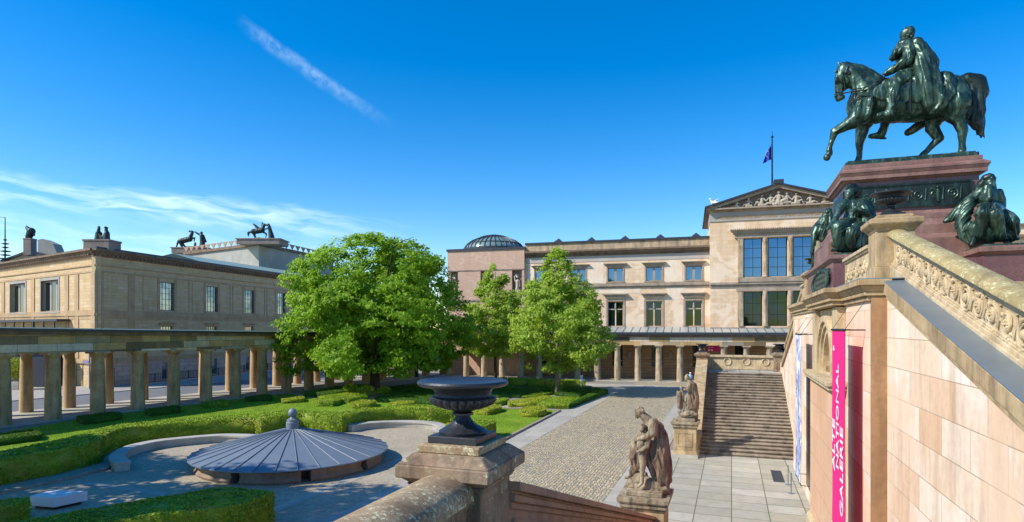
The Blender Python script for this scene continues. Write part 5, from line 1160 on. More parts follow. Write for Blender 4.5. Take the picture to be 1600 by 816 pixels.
line([(150,300,-.3),(160,350,-.28),(165,395,-.2),(140,410,-.14),(118,405,-.16)], .026); line([(120,360,-.2),(140,352,-.25),(178,362,-.25)], .024); line([(200,400,-.3),(185,440,-.2),(192,478,-.2)], .02)
line([(320,430,-.72),(240,425,-.72),(190,470,-.5)], .03); part('reins', b, M['bronzedark'], eq)
b = MB(); sk = SK(1270, 20, .3064, HU, b); line([(496,340,-.75),(497,425,-.8),(497,505,-.8)], .045); line([(484,345,-.75),(510,345,-.75)], .04); part('sword', b, M['bronzedark'], eq)
r_ = SK(1270, 20, .3064, HU)
r_.e(489,101,30).e(476,108,27).e(467,118,21).c(461,132,12,472,140,15).c(459,112,6,448,125,5).c(455,130,5,450,133,4).c(454,139,5,450,141,4).e(455,147,8).c(468,143,12,458,148,8).c(486,130,20,487,162,26).e(486,116,6,-.22).e(486,116,6,.22)
for i in range(16): t_ = random.uniform(0,1); r_.e(470+38*t_, 86-10*math.sin(t_*3.1)+6*t_*t_*3, 8, random.uniform(-.14,.14))
for i in range(12): r_.e(random.uniform(494,512), random.uniform(92,124), 7, random.uniform(-.16,.16))
r_.chain([(492,180,48,0),(482,225,55,0),(478,270,44,0),(482,310,46,0)]).c(488,170,34,490,185,42,-.3).c(488,170,34,490,185,42,.3).c(430,200,24,470,170,40)
r_.chain([(497,185,34,-.4),(492,232,28,-.5),(455,262,22,-.55),(405,290,17,-.48),(378,306,14,-.42)]).chain([(378,306,14,-.42),(362,312,7,-.46)]).c(378,312,12,366,322,6,-.38).chain([(490,190,32,.4),(470,250,26,.48),(400,300,16,.3),(380,308,13,.2)])
r_.chain([(495,315,46,-.18),(455,340,42,-.5),(408,368,36,-.66),(408,378,36,-.68),(412,430,30,-.7),(400,480,24,-.7),(396,508,22,-.7)]).chain([(396,515,20,-.7),(365,520,15,-.72),(335,524,12,-.74)]).c(355,532,6,330,534,6,-.74)
r_.chain([(495,315,46,.18),(440,360,40,.55),(400,450,30,.68),(362,590,20,.7),(350,618,22,.7)]).chain([(350,622,20,.7),(310,628,15,.7),(288,630,10,.72)]).c(300,640,5,372,640,5,.7)
r_.c(500,330,32,520,345,30,-.38).c(540,395,24,520,350,26,-.55)
r_.bvh(); r_.fan((385,385),(430,385),(385,495),(420,495),3,7,8,4); r_.fan((415,330),(500,350),(440,370),(520,310),2,7); r_.fan((450,195),(510,195),(440,290),(510,300),4,7); r_.fan((470,215),(505,235),(410,285),(420,305),2,6); r_.fold([(430,300),(470,292),(515,290)],7)
part('rider', sculpt_mesh(r_.b, .022, 1, fold=.016, ffreq=5, stretch=.4, base=base), M['bronze'], eq)
ck = SK(1270, 20, .3064, HU)
ck.c(450,158,15,505,150,20,-.1).chain([(460,190,20,-.22),(428,215,16,-.2),(405,238,11,-.15)]).chain([(515,155,20,-.2),(470,178,22,-.3),(425,208,14,-.3),(398,234,10,-.25)])
for i, d in enumerate((-.42,-.22,0,.22,.42)):
    ck.chain([(530,155,28,d),(560,210,32,d*1.15),(590,290,34,d*1.2),(625,370,34,d*1.2),(640+8*i-16,430,34,d*1.4)])
ck.chain([(560,170,24,-.3),(605,215,22,-.3),(622,250,24,-.25),(625,275,18,-.25),(600,300,28,-.3)]).e(628,232,13,-.3).e(632,272,12,-.3).e(626,300,14,-.3)
ck.chain([(545,240,30,-.55),(560,330,34,-.66),(585,410,36,-.72),(598,470,28,-.76),(600,495,16,-.78)]).chain([(620,400,34,-.72),(640,450,34,-.74),(625,490,26,-.78),(610,508,14,-.78)]).chain([(680,340,38,-.4),(695,385,34,-.55),(690,430,28,-.7),(655,475,26,-.76)]).chain([(660,340,40,0),(700,360,30,.1),(640,380,50,.3)]).chain([(560,560,26,.72),(520,590,22,.75),(485,612,16,.75)]).chain([(640,400,40,.5),(600,500,36,.7),(560,560,26,.72)])
ck.bvh(); ck.fan((515,150),(590,190),(590,500),(660,430),8,12,-14,4); ck.fan((645,330),(705,360),(615,505),(690,440),5,11,-25,4); ck.fan((455,165),(530,155),(400,240),(470,230),5,9,10)
part('cloak', sculpt_mesh(ck.b, .025, 0, fold=.02, ffreq=2.6, stretch=.3, base=base, ang=.45), M['bronze'], eq)
# ---- seated bronzes
def seated(ox, oy, k, u, base, strokes, label, fold=.03, mat='bronze'):
    s = SK(ox, oy, k, u); t = thing('bronze_statue', label, 'statue', base, UF, 'seated bronzes round the plinth')
    fold = .008
    for st_ in strokes['body']:
        s.chain(st_)
    s.bvh()
    for f_ in strokes.get('fans', []): s.fan(*f_)
    part('draped_figure', sculpt_mesh(s.b, .022, 0, fold=fold, ffreq=3.2, stretch=.28, base=base, ang=strokes.get('ang', .2), zmax=strokes.get('zmax')), M[mat], t)
    s2 = SK(ox, oy, k, u)
    for st_ in strokes['skin']: s2.chain(st_)
    part('head_and_arms', sculpt_mesh(s2.b, .02, 2, base=base), M[mat], t)
    if 'extra' in strokes:
        s3 = SK(ox, oy, k, u)
        for st_ in strokes['extra']: s3.chain(st_)
        part(strokes['extra_name'], sculpt_mesh(s3.b, .022, 1, fold=.012, ffreq=8, base=base), M['bronzedark'], t)
    return t
seated(1240, 270, .2207, 25.3, (4.3,25.3,10.17), dict(
  body=[[(420,235,50,0),(412,290,46,0),(405,335,52,0),(420,400,64,.1)],[(370,225,38,-.1),(330,240,26,-.2),(315,290,20,-.3)],
        [(400,380,60,0),(340,372,46,-.55),(308,388,42,-.75),(308,440,34,-.7),(318,500,32,-.6),(322,535,30,-.55)],[(440,390,62,0),(425,405,46,-.5),(405,425,42,-.7),(400,480,34,-.62),(405,535,30,-.5)],[(350,420,30,-.35),(355,530,34,-.35)],[(440,440,40,-.2),(440,530,34,-.3)],
        [(470,235,52,0),(505,250,48,.05),(525,320,55,.1),(500,400,70,.2),(480,470,60,.1),(440,530,42,-.1)],[(505,210,34,.1),(540,250,28,.2),(545,320,26,.2),(520,400,34,.25)],[(290,510,25,-.4),(350,545,22,-.4),(440,545,22,-.3),(500,540,18,-.2)],[(330,400,34,-.5),(430,425,40,-.45)]],
  skin=[[(398,140,32,-.05),(392,155,26,-.12),(385,168,18,-.14)],[(378,150,7,-.18),(376,156,6,-.19)],[(405,165,22,0),(414,205,26,0)],[(365,215,30,-.15),(325,265,24,-.35),(300,320,20,-.5),(265,370,15,-.7),(240,400,10,-.8)],[(490,240,30,-.1),(520,290,26,-.3),(480,270,20,-.55),(440,262,14,-.65)],[(440,250,16,-.66),(475,265,14,-.68)],[(300,545,14,-.75),(270,550,10,-.85)]],
  extra=[[(395,105,18,.0),(430,100,22,.05),(450,130,24,.1),(440,165,20,.1)],[(380,110,12,-.1),(400,95,14,-.1),(425,88,14,0)],[(455,120,12,.1),(470,150,8,.15)],[(395,120,22,-.05),(430,125,26,.02)]], extra_name='hair', ang=.3,
  fans=[((285,375),(500,400),(290,548),(480,545),10,11,10,4),((292,385),(300,450),(530,330),(525,430),3,12,-34,4),((360,215),(465,215),(372,340),(450,340),6,9,0,4),((490,225),(550,260),(470,500),(545,420),6,11,-14,4),((350,325),(352,340),(470,325),(470,340),2,9)]),
  'seated bronze woman with curly hair looking left on the red granite corner')
seated(1240, 270, .2207, 30.6, (4.2,30.6,11.0), dict(
  body=[[(245,300,34,0),(215,350,40,0),(185,390,45,0),(170,440,40,-.1)],[(250,290,26,0),(265,350,30,0),(245,410,35,0),(225,460,28,-.2)],[(170,400,35,-.2),(150,440,26,-.3),(140,500,16,-.4),(130,560,12,-.4),(140,620,14,-.4),(132,660,8,-.4)],[(200,420,40,-.2),(205,470,26,-.3)]],
  fans=[((225,290),(275,300),(160,470),(255,450),7,8,8),((140,440),(180,430),(120,600),(150,600),3,6)], skin=[[(248,272,25,0),(240,280,20,-.1)],[(262,320,18,-.3),(262,360,15,-.4)]], ang=.5),
  'smaller hooded bronze figure with trailing drapery on the far corner of the granite block', fold=.025)
seated(1360, 250, .2206, 25.4, (9.2,25.4,10.26), dict(
  body=[[(845,190,40,.05),(840,240,54,.05),(835,300,56,.05),(850,350,66,.1)],[(790,225,40,.1),(740,270,42,.15),(680,320,40,.2),(620,370,38,.2),(565,415,28,.2),(530,435,16,.2)],[(700,300,42,.1),(660,390,44,.1),(640,470,40,.1),(670,540,38,.05),(700,580,22,0)],
        [(830,350,56,0),(812,345,46,-.6),(795,375,42,-.75),(780,450,34,-.6),(760,530,34,-.5)],[(880,350,56,0),(872,350,46,-.6),(880,380,42,-.75),(900,460,36,-.6),(925,540,32,-.45)],[(835,400,36,-.4),(835,540,40,-.35)],
        [(900,380,56,.1),(975,405,46,-.1),(1005,440,44,-.2),(1015,500,40,-.1),(1000,550,32,0)],[(900,250,38,.1),(925,290,32,.1),(930,330,30,.1)],[(910,230,26,.1),(940,290,18,.1),(940,330,12,.1)],[(850,540,45,-.2),(960,540,40,-.1),(1040,555,18,0)],[(730,480,50,-.2),(740,550,40,-.2)],[(940,470,48,.0),(860,500,48,-.1)]],
  skin=[[(850,160,33,-.05),(858,180,22,-.14)],[(872,165,6,-.2),(874,172,5,-.2)],[(800,265,28,-.2),(835,285,26,-.45),(848,270,24,-.5),(845,215,19,-.4),(840,188,15,-.32),(848,178,10,-.3)],[(735,560,16,-.5),(715,600,10,-.6)]],
  extra=[[(800,160,20,.1),(815,130,26,.05),(845,122,28,0),(870,135,18,-.05)],[(808,150,30,.1),(780,190,30,.12),(760,215,22,.15)],[(868,130,14,-.12),(876,150,9,-.14)]], extra_name='hood', ang=-.35,
  fans=[((760,345),(940,345),(720,565),(930,565),10,12,-10,4),((900,380),(1020,420),(920,570),(1050,560),7,11,16,4),((800,215),(850,300),(540,425),(660,560),9,11,26,4),((790,215),(890,225),(780,335),(900,345),5,9,0,4)]),
  'hooded bronze woman resting her chin on her hand on the right granite pedestal')
# ---- putto groups
def group(ox, oy, k, u, base, label, robe, body, strokes_r, strokes_b, rock, vox, fans=(), curls=()):
    t = thing('statue_group', label, 'statue', base, UF, 'stone statue groups beside the steps')
    a = SK(ox, oy, k, u)
    for s in strokes_r: a.chain(s)
    a.bvh()
    for f_ in fans: a.fan(*f_)
    part('robe', sculpt_mesh(a.b, vox, 1, fold=vox*1.3, ffreq=6.5, stretch=.25, base=base, ang=.15), M[robe], t)
    a = SK(ox, oy, k, u)
    for s in strokes_b: a.chain(s)
    for (x, y, R0, rr, n_) in curls:
        for i in range(n_): th = random.uniform(-3.1,.9); q_ = random.uniform(.5,1); a.e(x+R0*q_*math.cos(th), y+R0*q_*math.sin(th), rr*random.uniform(.7,1.2), random.uniform(-.12,.06))
    part('figures', sculpt_mesh(a.b, vox*.7, 1, base=base, fine=.006, ffreq=10), M[body], t)
    b = MB(); x, y, z = base; b.box(x-.55, x+.55, y-.52, y+.52, z, z+.14); vs = []
    part('plinth', b, M[body], t, .02)
    a = SK(ox, oy, k, u)
    for s in rock: a.chain(s)
    part('rock', sculpt_mesh(a.b, vox, 0, fine=.03, ffreq=4, base=base), M[body], t)
group(950, 620, .2401, 19.2, (-2.5,19.2,2.38), 'weathered sandstone man bending over two children on the nearest pedestal', 'statred', 'statstone',
  [[(325,200,36,.1),(335,280,56,.1),(335,350,66,.1),(345,420,66,.1),(360,480,58,.1),(372,540,42,.1),(368,600,30,.1),(380,640,22,.1)],[(300,330,50,0),(330,430,50,0),(345,520,36,0),(350,590,24,0)],[(355,230,20,.1),(368,250,18,.1),(362,300,20,.1)],[(300,300,40,.1),(290,360,32,.1)],[(370,480,30,.1),(385,540,24,.1),(380,590,22,.1)],
   [(195,350,30,0),(175,390,34,0),(185,440,28,0),(160,490,20,0)],[(240,380,34,-.1),(225,420,28,-.1)]],
  [[(205,92,33,0),(196,112,24,-.02),(190,128,15,-.03)],[(186,118,7,-.05)],[(222,115,24,0),(255,148,32,.05),(285,180,50,.1),(300,230,56,.1),(318,290,56,.1)],[(295,175,34,-.2),(290,235,28,-.35),(250,262,20,-.4),(205,275,15,-.35),(182,285,11,-.3)],[(260,180,26,.2),(225,250,18,.2)],
   [(226,198,24,-.15),(222,212,20,-.18)],[(226,225,12,-.15),(236,260,28,-.15),(240,310,28,-.15),(235,360,30,-.15)],[(262,270,18,-.3),(255,325,15,-.38),(215,352,11,-.4),(188,358,8,-.4)],[(212,260,14,-.2),(180,275,10,-.25)],[(215,300,26,-.3),(210,320,26,-.3)],[(222,380,26,-.25),(228,440,22,-.28),(222,500,15,-.3),(222,560,11,-.3),(200,585,9,-.35)],[(248,400,26,-.1),(275,450,22,-.1),(290,500,15,-.1),(300,545,11,-.1),(290,562,8,-.15)],
   [(168,300,18,.1),(172,325,24,.1),(155,355,26,.1),(165,400,28,.1)],[(200,420,20,0),(175,450,18,0),(160,490,14,0),(145,515,10,0),(115,528,9,0)],[(240,250,12,.1),(200,245,9,.1)]],
  [[(190,540,36,0),(260,560,40,0),(330,590,44,0),(355,600,40,0)],[(150,560,34,0),(230,590,46,0),(320,610,44,0)],[(160,500,20,.05),(230,510,28,.05),(230,560,30,0)]], .02, [((290,180),(350,230),(330,610),(388,620),9,10,-14,4),((150,340),(250,360),(130,490),(240,480),6,12,8),((330,240),(372,250),(300,420),(385,420),3,13)], [(203,90,26,9,34),(224,196,18,7,22)])
group(900, 520, .3629, 36.7, (-2.5,36.7,2.12), 'weathered sandstone man leaning to a standing child on the far pedestal by the steps', 'statred', 'statstone',
  [[(502,230,17,.1),(508,280,20,.1),(506,330,20,.1),(512,360,13,.1),(516,375,8,.1)],[(498,260,16,0),(500,320,17,0)],[(450,265,14,-.1),(452,300,13,-.1),(446,318,9,-.1)]],
  [[(478,192,11,0),(476,200,9,0)],[(485,208,9,0),(494,225,16,0),(498,255,16,0)],[(490,225,11,-.2),(482,245,8,-.3),(468,245,6,-.3)],[(455,236,8,-.1),(455,250,5,-.1),(456,268,12,-.1),(456,290,11,-.1)],[(445,258,6,-.2),(438,268,5,-.2),(436,252,3,-.2)],[(455,300,8,-.1),(452,322,6,-.1),(450,338,4,-.1),(438,342,3,-.1)],[(465,300,8,-.1),(466,320,5,-.1),(462,336,4,-.1)]],
  [[(470,350,14,0),(495,345,16,0),(510,350,14,0)],[(484,335,10,0),(484,270,9,0)],[(450,352,9,0),(470,352,12,0)]], .028, [((490,225),(525,235),(500,370),(525,375),5,4,-4)], [(478,190,11,3.5,14)])
# small bronze on a low block by the colonnade corner
q = G(651, 597); b = MB(); x, y = q.x, q.y
b.cap((x-.15,y,.75),.14,(x-.12,y,1.5),.16).cap((x+.15,y,.75),.14,(x+.1,y,1.5),.16).cap((x,y,1.5),.22,(x,y,2.25),.24).ell((x,y,2.65),.16).cap((x-.25,y,2.25),.1,(x-.35,y,1.75),.08).cap((x-.35,y,1.75),.08,(x-.1,y,1.6),.07).cap((x+.27,y,2.25),.1,(x+.5,y,2.35),.08)
bs = thing('bronze_statue', 'small dark standing bronze on a low block by the far left colonnade', 'statue', (x,y,0), WF)
part('figure', sculpt_mesh(b, .04, 1, base=(x,y,0)), M['bronzeroof'], bs); b = MB(); b.box(x-.5,x+.5,y-.4,y+.4,0,.65); part('block', b, M['bench'], bs, .02)
# person in a white cap partly behind the far statue group
px_ = Vector(((1078.5-800)/FPX*78, 78, 0)); x, y = px_.x, px_.y
def person():
    t = thing('person', 'person in a white cap and pale blue shirt behind the far statue group', 'person', (x,y,.01), WF)
    b = MB(); b.cap((x-.1,y,.08),.06,(x-.1,y,.5),.07).cap((x-.1,y,.5),.075,(x-.08,y,.92),.1).cap((x+.1,y+.1,.08),.06,(x+.1,y+.05,.5),.07).cap((x+.1,y+.05,.5),.075,(x+.08,y,.92),.1)
    b.cap((x,y,.95),.15,(x,y,1.38),.16).cap((x,y,1.4),.06,(x,y,1.52),.055).ell((x,y-.01,1.63),(.085,.1,.12))
    for s in (-1,1): b.cap((x+s*.2,y,1.38),.065,(x+s*.24,y-.02,1.12),.05).cap((x+s*.24,y-.02,1.12),.048,(x+s*.22,y-.1,.88),.038).cap((x+s*.22,y-.1,.87),.035,(x+s*.22,y-.13,.78),.03).cap((x+s*.1,y+.02,.05),.05,(x+s*.1,y-.12,.04),.045)
    b.ell((x,y-.11,1.62),(.015,.025,.02),8,6)
    part('body', sculpt_mesh(b, .018, 1, base=(x,y,.01)), m_plain('skin', '#c58f70', .6, 0, .05), t)
    b = MB(); b.cap((x,y,.98),.165,(x,y,1.37),.18)
    for s in (-1,1): b.cap((x+s*.19,y,1.37),.085,(x+s*.24,y-.02,1.14),.07)
    part('shirt', sculpt_mesh(b, .018, 1, base=(x,y,.01)), m_plain('pale_blue_shirt', '#a9cbe8', .8, 0, .1), t)
    b = MB(); b.cap((x-.1,y,.1),.075,(x-.08,y,.92),.125).cap((x+.1,y+.1,.1),.075,(x+.08,y,.92),.125).cap((x,y,.9),.16,(x,y,1.0),.165)
    part('trousers', sculpt_mesh(b, .018, 1, base=(x,y,.01)), m_plain('dark_trousers', '#2b3040', .8, 0, .1), t)
    b = MB(); b.ell((x,y,1.7),(.11,.12,.08)); b.box(x-.08,x+.08,y-.24,y-.08,1.67,1.69); part('cap', b, M['white'], t)
person()
# small signs in the garden
q = G(909, 606); b = MB(); b.box(q.x-.16, q.x+.16, q.y-.06, q.y+.06, 0, 1.55); sg2 = single('sign_post', b, m_plain('pale_sign','#c9d0dc',.5), 'pale grey upright sign slab beside the far hedge corner', 'sign', (q.x,q.y,0), WF, bevel=.01)
q = G(880, 629); b = MB(); b.tube([(q.x,q.y,0),(q.x,q.y,.85)], .02, 6); lb = thing('plant_label', 'small tilted dark label on a stake in the yellow hedge bed', 'sign', (q.x,q.y,0), WF); part('stake', b, M['black'], lb)
b = MB(); b.at((q.x,q.y,.9), rx=R(35)); b.box(-.17,.17,-.1,.1,-.012,.012); part('label_plate', b, M['darkroof'], lb)
# ------------------------------------------------------------------ vegetation
def quads_mesh(name, C, Nrm, size, extra=None, sharp=.6):
    """leaf-shaped faces: C centres (n,3), Nrm normals (n,3), size (n,)"""
    n = len(C); t = rng.normal(size=(n,3)); t -= Nrm*np.sum(t*Nrm, axis=1)[:,None]; t /= np.linalg.norm(t, axis=1)[:,None]+1e-9; s = np.cross(Nrm, t)
    sz = size[:,None]; a = C-t*sz; b = C+s*sz*sharp+Nrm*sz*.12; c = C+t*sz; d = C-s*sz*sharp+Nrm*sz*.12
    V = np.stack([a,b,c,d], 1).reshape(-1,3); nv0 = 0; EV_, EF = (np.zeros((0,3)), [])
    if extra is not None:
        EV_ = np.array([tuple(v) for v in extra.v]).reshape(-1,3); EF = extra.f
    me = bpy.data.meshes.new(name); k = len(EV_); me.vertices.add(k+4*n); me.vertices.foreach_set('co', np.concatenate([EV_, V]).astype(np.float32).ravel())
    el = [i for f in EF for i in f]; ll = np.concatenate([np.array(el, dtype=np.int32), np.arange(k, k+4*n, dtype=np.int32)])
    starts = []; c_ = 0
    for f in EF: starts.append(c_); c_ += len(f)
    starts = np.concatenate([np.array(starts, dtype=np.int32), c_+4*np.arange(n, dtype=np.int32)])
    me.loops.add(len(ll)); me.loops.foreach_set('vertex_index', ll); me.polygons.add(len(starts)); me.polygons.foreach_set('loop_start', starts)
    me.update(calc_edges=True); me.validate(); return me
def tree(label, base, H, crown, R_, nclump, per, leaf, lmat, bmat, trunk_r, split, seed, shape, clump_r=1.0, gap=.0):
    """crown = (zlow, zhigh); shape(t) gives the crown radius fraction at height fraction t"""
    rg = np.random.default_rng(seed); t = thing('tree', label, 'tree', (base[0], base[1], 0), WF); B = Vector((base[0], base[1], 0))
    rnd = random.Random(seed); tips = []; b = MB(); z0, z1 = crown
    if split:                                         # several limbs from low down
        b.tube([B+Vector((0,0,-.1)), B+Vector((.05,0,.7)), B+Vector((0,.05,split))], [trunk_r*1.5, trunk_r*1.05, trunk_r], 10)
        nl = 8
        for i in range(nl):
            a = 2*math.pi*i/nl+rnd.uniform(-.2,.2); rr = R_*rnd.uniform(.45,.8); zt_ = z0+(z1-z0)*rnd.uniform(.35,.9) if i%2 else z0+(z1-z0)*rnd.uniform(.15,.5)
            p0 = B+Vector((0,0,split-.1)); p3 = B+Vector((rr*math.cos(a), rr*math.sin(a), zt_)); p1 = p0.lerp(p3,.3)+Vector((0,0,-.3)); p2 = p0.lerp(p3,.65)+Vector((rnd.uniform(-.5,.5),rnd.uniform(-.5,.5),.4))
            b.tube([p0,p1,p2,p3], [trunk_r*.6,trunk_r*.42,trunk_r*.25,trunk_r*.08], 7)
            for q in (p1,p2,p2,p3): 
                e = q+Vector((rnd.uniform(-1,1),rnd.uniform(-1,1),rnd.uniform(.2,1)))*R_*.28; b.tube([q,q.lerp(e,.5)+Vector((0,0,.2)),e],[trunk_r*.16,trunk_r*.1,trunk_r*.04],5)
    else:
        P = [B+Vector((0,0,-.1))]+[B+Vector((rnd.uniform(-.12,.12),rnd.uniform(-.12,.12),H*f)) for f in (.2,.4,.6,.8,.95)]; b.tube(P, [trunk_r*1.25,trunk_r,trunk_r*.8,trunk_r*.55,trunk_r*.3,trunk_r*.1], 10)
        for i in range(34):
            f = rnd.uniform(0,1); z = z0+(z1-z0)*f*.9; a = i*2.4+rnd.uniform(-.3,.3); rr = R_*shape(f)*rnd.uniform(.6,.95); p0 = B+Vector((0,0,z-.3)); p2 = B+Vector((rr*math.cos(a), rr*math.sin(a), z+rr*.35)); p1 = p0.lerp(p2,.5)+Vector((0,0,-.1))
            b.tube([p0,p1,p2],[trunk_r*.28*(1-f*.5),trunk_r*.16,trunk_r*.05],5)
    part('trunk', b, M[bmat], t)
    # clumps spread through the crown, thinner inside
    C = []
    while len(C) < nclump:
        f = rg.random(); a = rg.random()*2*math.pi; lim = shape(f)
        if rg.random() > lim**1.3+.05: continue
        # lumpy outline
        lump = 1+.20*noise.noise(Vector((math.cos(a)*1.6+seed, math.sin(a)*1.6, f*3.2)))*1.6
        rr = R_*lim*lump*(rg.random()**.42); z = z0+(z1-z0)*f
        p = Vector((rr*math.cos(a), rr*math.sin(a), z))
        if noise.noise(p*(2.6/R_)+Vector((seed*3.1,0,0))) < -.16+gap: continue
        C.append((p.x+B.x, p.y+B.y, p.z))
    C = np.array(C); n = len(C)*per; idx = np.repeat(np.arange(len(C)), per)
    off = rg.normal(size=(n,3)); off /= np.linalg.norm(off, axis=1)[:,None]; off *= (rg.random(n)**.5)[:,None]*clump_r*np.array([1,1,.55]); cs = rg.uniform(.6,1.25,len(C))[idx][:,None]
    P = C[idx]+off*cs; P[:,2] -= .12*np.linalg.norm(off[:,:2], axis=1)
    out = P-np.array([B.x,B.y,(z0+z1)/2]); out /= np.linalg.norm(out, axis=1)[:,None]+1e-9
    N_ = rg.normal(size=(n,3))*.6+np.array([-.15,-.1,.65])+out*.8; N_ /= np.linalg.norm(N_, axis=1)[:,None]
    me = quads_mesh('leaves', P-np.array([B.x,B.y,0]), N_, leaf*rg.uniform(.6,1.3,n)); part('crown', me, M[lmat], t)
    return t
dome_ = lambda f: math.sqrt(max(0, 1-abs((f-.36)/.64 if f > .36 else (f-.36)/.52)**2.2))
cone_ = lambda f: (min(1, .42+f*2.6) if f < .22 else max(.04, 1.0-((f-.22)/.78)**1.55*.97))
tree('large broad dark green maple with low forked trunk at the centre left of the garden', (-16.1,71.5), 18, (2.4,18.2), 10.9, 2200, 44, .2, 'leafbig', 'bark', .55, 2.2, 11, dome_, .95, .05)
tree('young pale green plane tree with straight trunk, nearer one in front of the pink museum', (5.0,68.7), 16, (2.6,16.4), 6.4, 1100, 34, .17, 'leafyoung', 'barkl', .2, 0, 23, cone_, .75, .08)
q = G(775, 595.5)
tree('young plane tree with thin dark trunk left of and behind the nearer one', (q.x,q.y), 16, (3.4,16.8), 5.2, 640, 38, .18, 'leafyoung', 'bark', .2, 0, 31, cone_, .75, .08)
# trees just left of the picture whose shade falls on the court
tree('broad tree left of the court shading the foreground hedge', (-35.5,27.0), 17, (5,15.5), 5.6, 330, 50, .24, 'leafbig', 'bark', .4, 3.0, 41, dome_, 1.1, .14)
tree('second broad tree left of the court nearer to the stairs', (-28.5,19.0), 21, (7,20), 6.2, 420, 50, .24, 'leafbig', 'bark', .4, 4.0, 47, dome_, 1.1, .16)
# hedges: solid clipped core under a skin of leaf-sized faces
def hedge(label, poly, z0, z1, mat, leaf, dens, group=None, name='clipped_hedge', cat='hedge', side=True, dry=0):
    area = sum(poly[i][0]*poly[(i+1)%len(poly)][1]-poly[(i+1)%len(poly)][0]*poly[i][1] for i in range(len(poly)))/2
    if area < 0: poly = poly[::-1]; area = -area
    cx_, cy_ = poly[0]; core = MB(); ins = .6*leaf
    core.prism([(p[0]-cx_, p[1]-cy_) for p in poly], z0, z1-ins)
    tris = geometry.tessellate_polygon([[Vector((p[0],p[1],0)) for p in poly]]); P = []; N_ = []
    for tr in tris:
        a, b_, c = [np.array(poly[i]) for i in tr]; ar = abs(np.cross(b_-a, c-a))/2; n = int(ar*dens)
        if n < 1: continue
        u = rng.random((n,2)); m = u.sum(1) > 1; u[m] = 1-u[m]; q = a+u[:,:1]*(b_-a)+u[:,1:]*(c-a)
        zz = np.array([noise.noise(Vector((x*.9,y*.9,0)))*(.05 if z1 > .9 else .015)+noise.noise(Vector((x*3,y*3,4)))*(.035 if z1 > .9 else .012) for x, y in q]) if n < 60000 else np.zeros(n)
        P.append(np.column_stack([q, z1+zz-rng.random(n)*leaf*.8])); N_.append(rng.normal(size=(n,3))*.55+np.array([0,0,1]))
    if side:
        for i in range(len(poly)):
            a = np.array(poly[i]); b_ = np.array(poly[(i+1)%len(poly)]); L_ = np.linalg.norm(b_-a); n = int(L_*(z1-z0)*dens*.9)
            if n < 1: continue
            d = (b_-a)/L_; nn = np.array([d[1],-d[0]]); t = rng.random(n)*L_; z = z0+rng.random(n)*(z1-z0)
            bul = np.array([noise.noise(Vector((a[0]+d[0]*tt, a[1]+d[1]*tt, zz*1.5))*1.3)*.07 for tt, zz in zip(t, z)])
            q = a+d*t[:,None]+nn*(bul+.02-rng.random(n)*leaf*.5)[:,None]
            P.append(np.column_stack([q, z])); N_.append(rng.normal(size=(n,3))*.6+np.array([nn[0],nn[1],.25]))
    P = np.concatenate(P); N_ = np.concatenate(N_); N_ /= np.linalg.norm(N_, axis=1)[:,None]
    P -= np.array([cx_,cy_,0]); me = quads_mesh('hedge', P, N_, leaf*rng.uniform(.6,1.3,len(P)), core, .7)
    me.materials.append(M[mat]); o = bpy.data.objects.new(name, me); scene.collection.objects.link(o); o.location = (cx_,cy_,0); o['label'] = label; o['category'] = cat
    if group: o['group'] = group
    return o
hedge('long waving clipped hedge with dry brown patches edging the lawn behind the fountain cover', h1f+h1r, 0.0, 1.2, 'hedge', .065, 260)
hedge('dark clipped foreground hedge cut off by the bottom edge, with bright right end', gp([(428,768),(349,760),(234,779),(110,800),(0,819),(-60,835),(-60,880),(60,842),(150,822),(240,806),(320,796),(381,788)], 1.15), 0, 1.15, 'hedge', .045, 700)
hedge('small piece of clipped hedge at the left edge beside the white slab bench', gp([(-60,786),(0,781),(44,776),(46,781),(0,793),(-60,806)], .75), 0, .75, 'hedge', .05, 500)
hedge('clipped hedge block directly behind the big urn at the end of the long hedge', gp([(697,662),(735,655),(770,655),(775,659),(752,667),(705,670)], 1.1), 0, 1.1, 'hedge', .065, 330)
GB = 'low box hedges on the lawn'
def low(l, pts, z1, mat, leaf=.06, dens=270, group=GB): hedge(l, gp(pts, z1), .03, z1, mat, leaf, dens, group, 'box_hedge')
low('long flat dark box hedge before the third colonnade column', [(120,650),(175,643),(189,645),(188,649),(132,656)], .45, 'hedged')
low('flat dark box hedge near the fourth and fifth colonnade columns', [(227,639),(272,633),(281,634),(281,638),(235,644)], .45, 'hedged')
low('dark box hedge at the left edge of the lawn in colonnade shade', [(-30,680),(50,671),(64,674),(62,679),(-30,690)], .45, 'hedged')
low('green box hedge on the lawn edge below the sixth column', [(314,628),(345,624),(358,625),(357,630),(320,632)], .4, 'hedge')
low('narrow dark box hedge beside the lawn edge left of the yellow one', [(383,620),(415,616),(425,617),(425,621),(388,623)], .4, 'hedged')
low('small yellow topped box hedge, leftmost of the sunlit lawn hedges', [(438,622),(468,618.5),(475,619.5),(475,623),(442,625)], .42, 'hedgey')
low('rounded green box hedge left of the tree on the sunlit lawn', [(492,624),(510,620),(531,621),(533,624),(520,628),(495,628)], .5, 'hedge')
low('olive topped box hedge in the middle of the sunlit lawn', [(549,628),(565,624),(586,625),(588,628),(575,631),(551,631)], .5, 'hedgey')
low('thin yellow box hedge on the lawn left of the big urn', [(609,629),(625,625.5),(646,626),(648,629),(630,631.5),(611,631.5)], .45, 'hedgey')
low('yellow green box hedge right of the big urn bowl', [(742,635),(765,631.5),(783,632.5),(782,636),(762,641),(744,640)], .5, 'hedgey')
low('rounded yellow green box hedge near the right corner of the lawn', [(812,638),(825,634),(853,635),(854,640),(840,643),(815,642.5)], .55, 'hedgey')
GP = 'planting beds beyond the cross path'
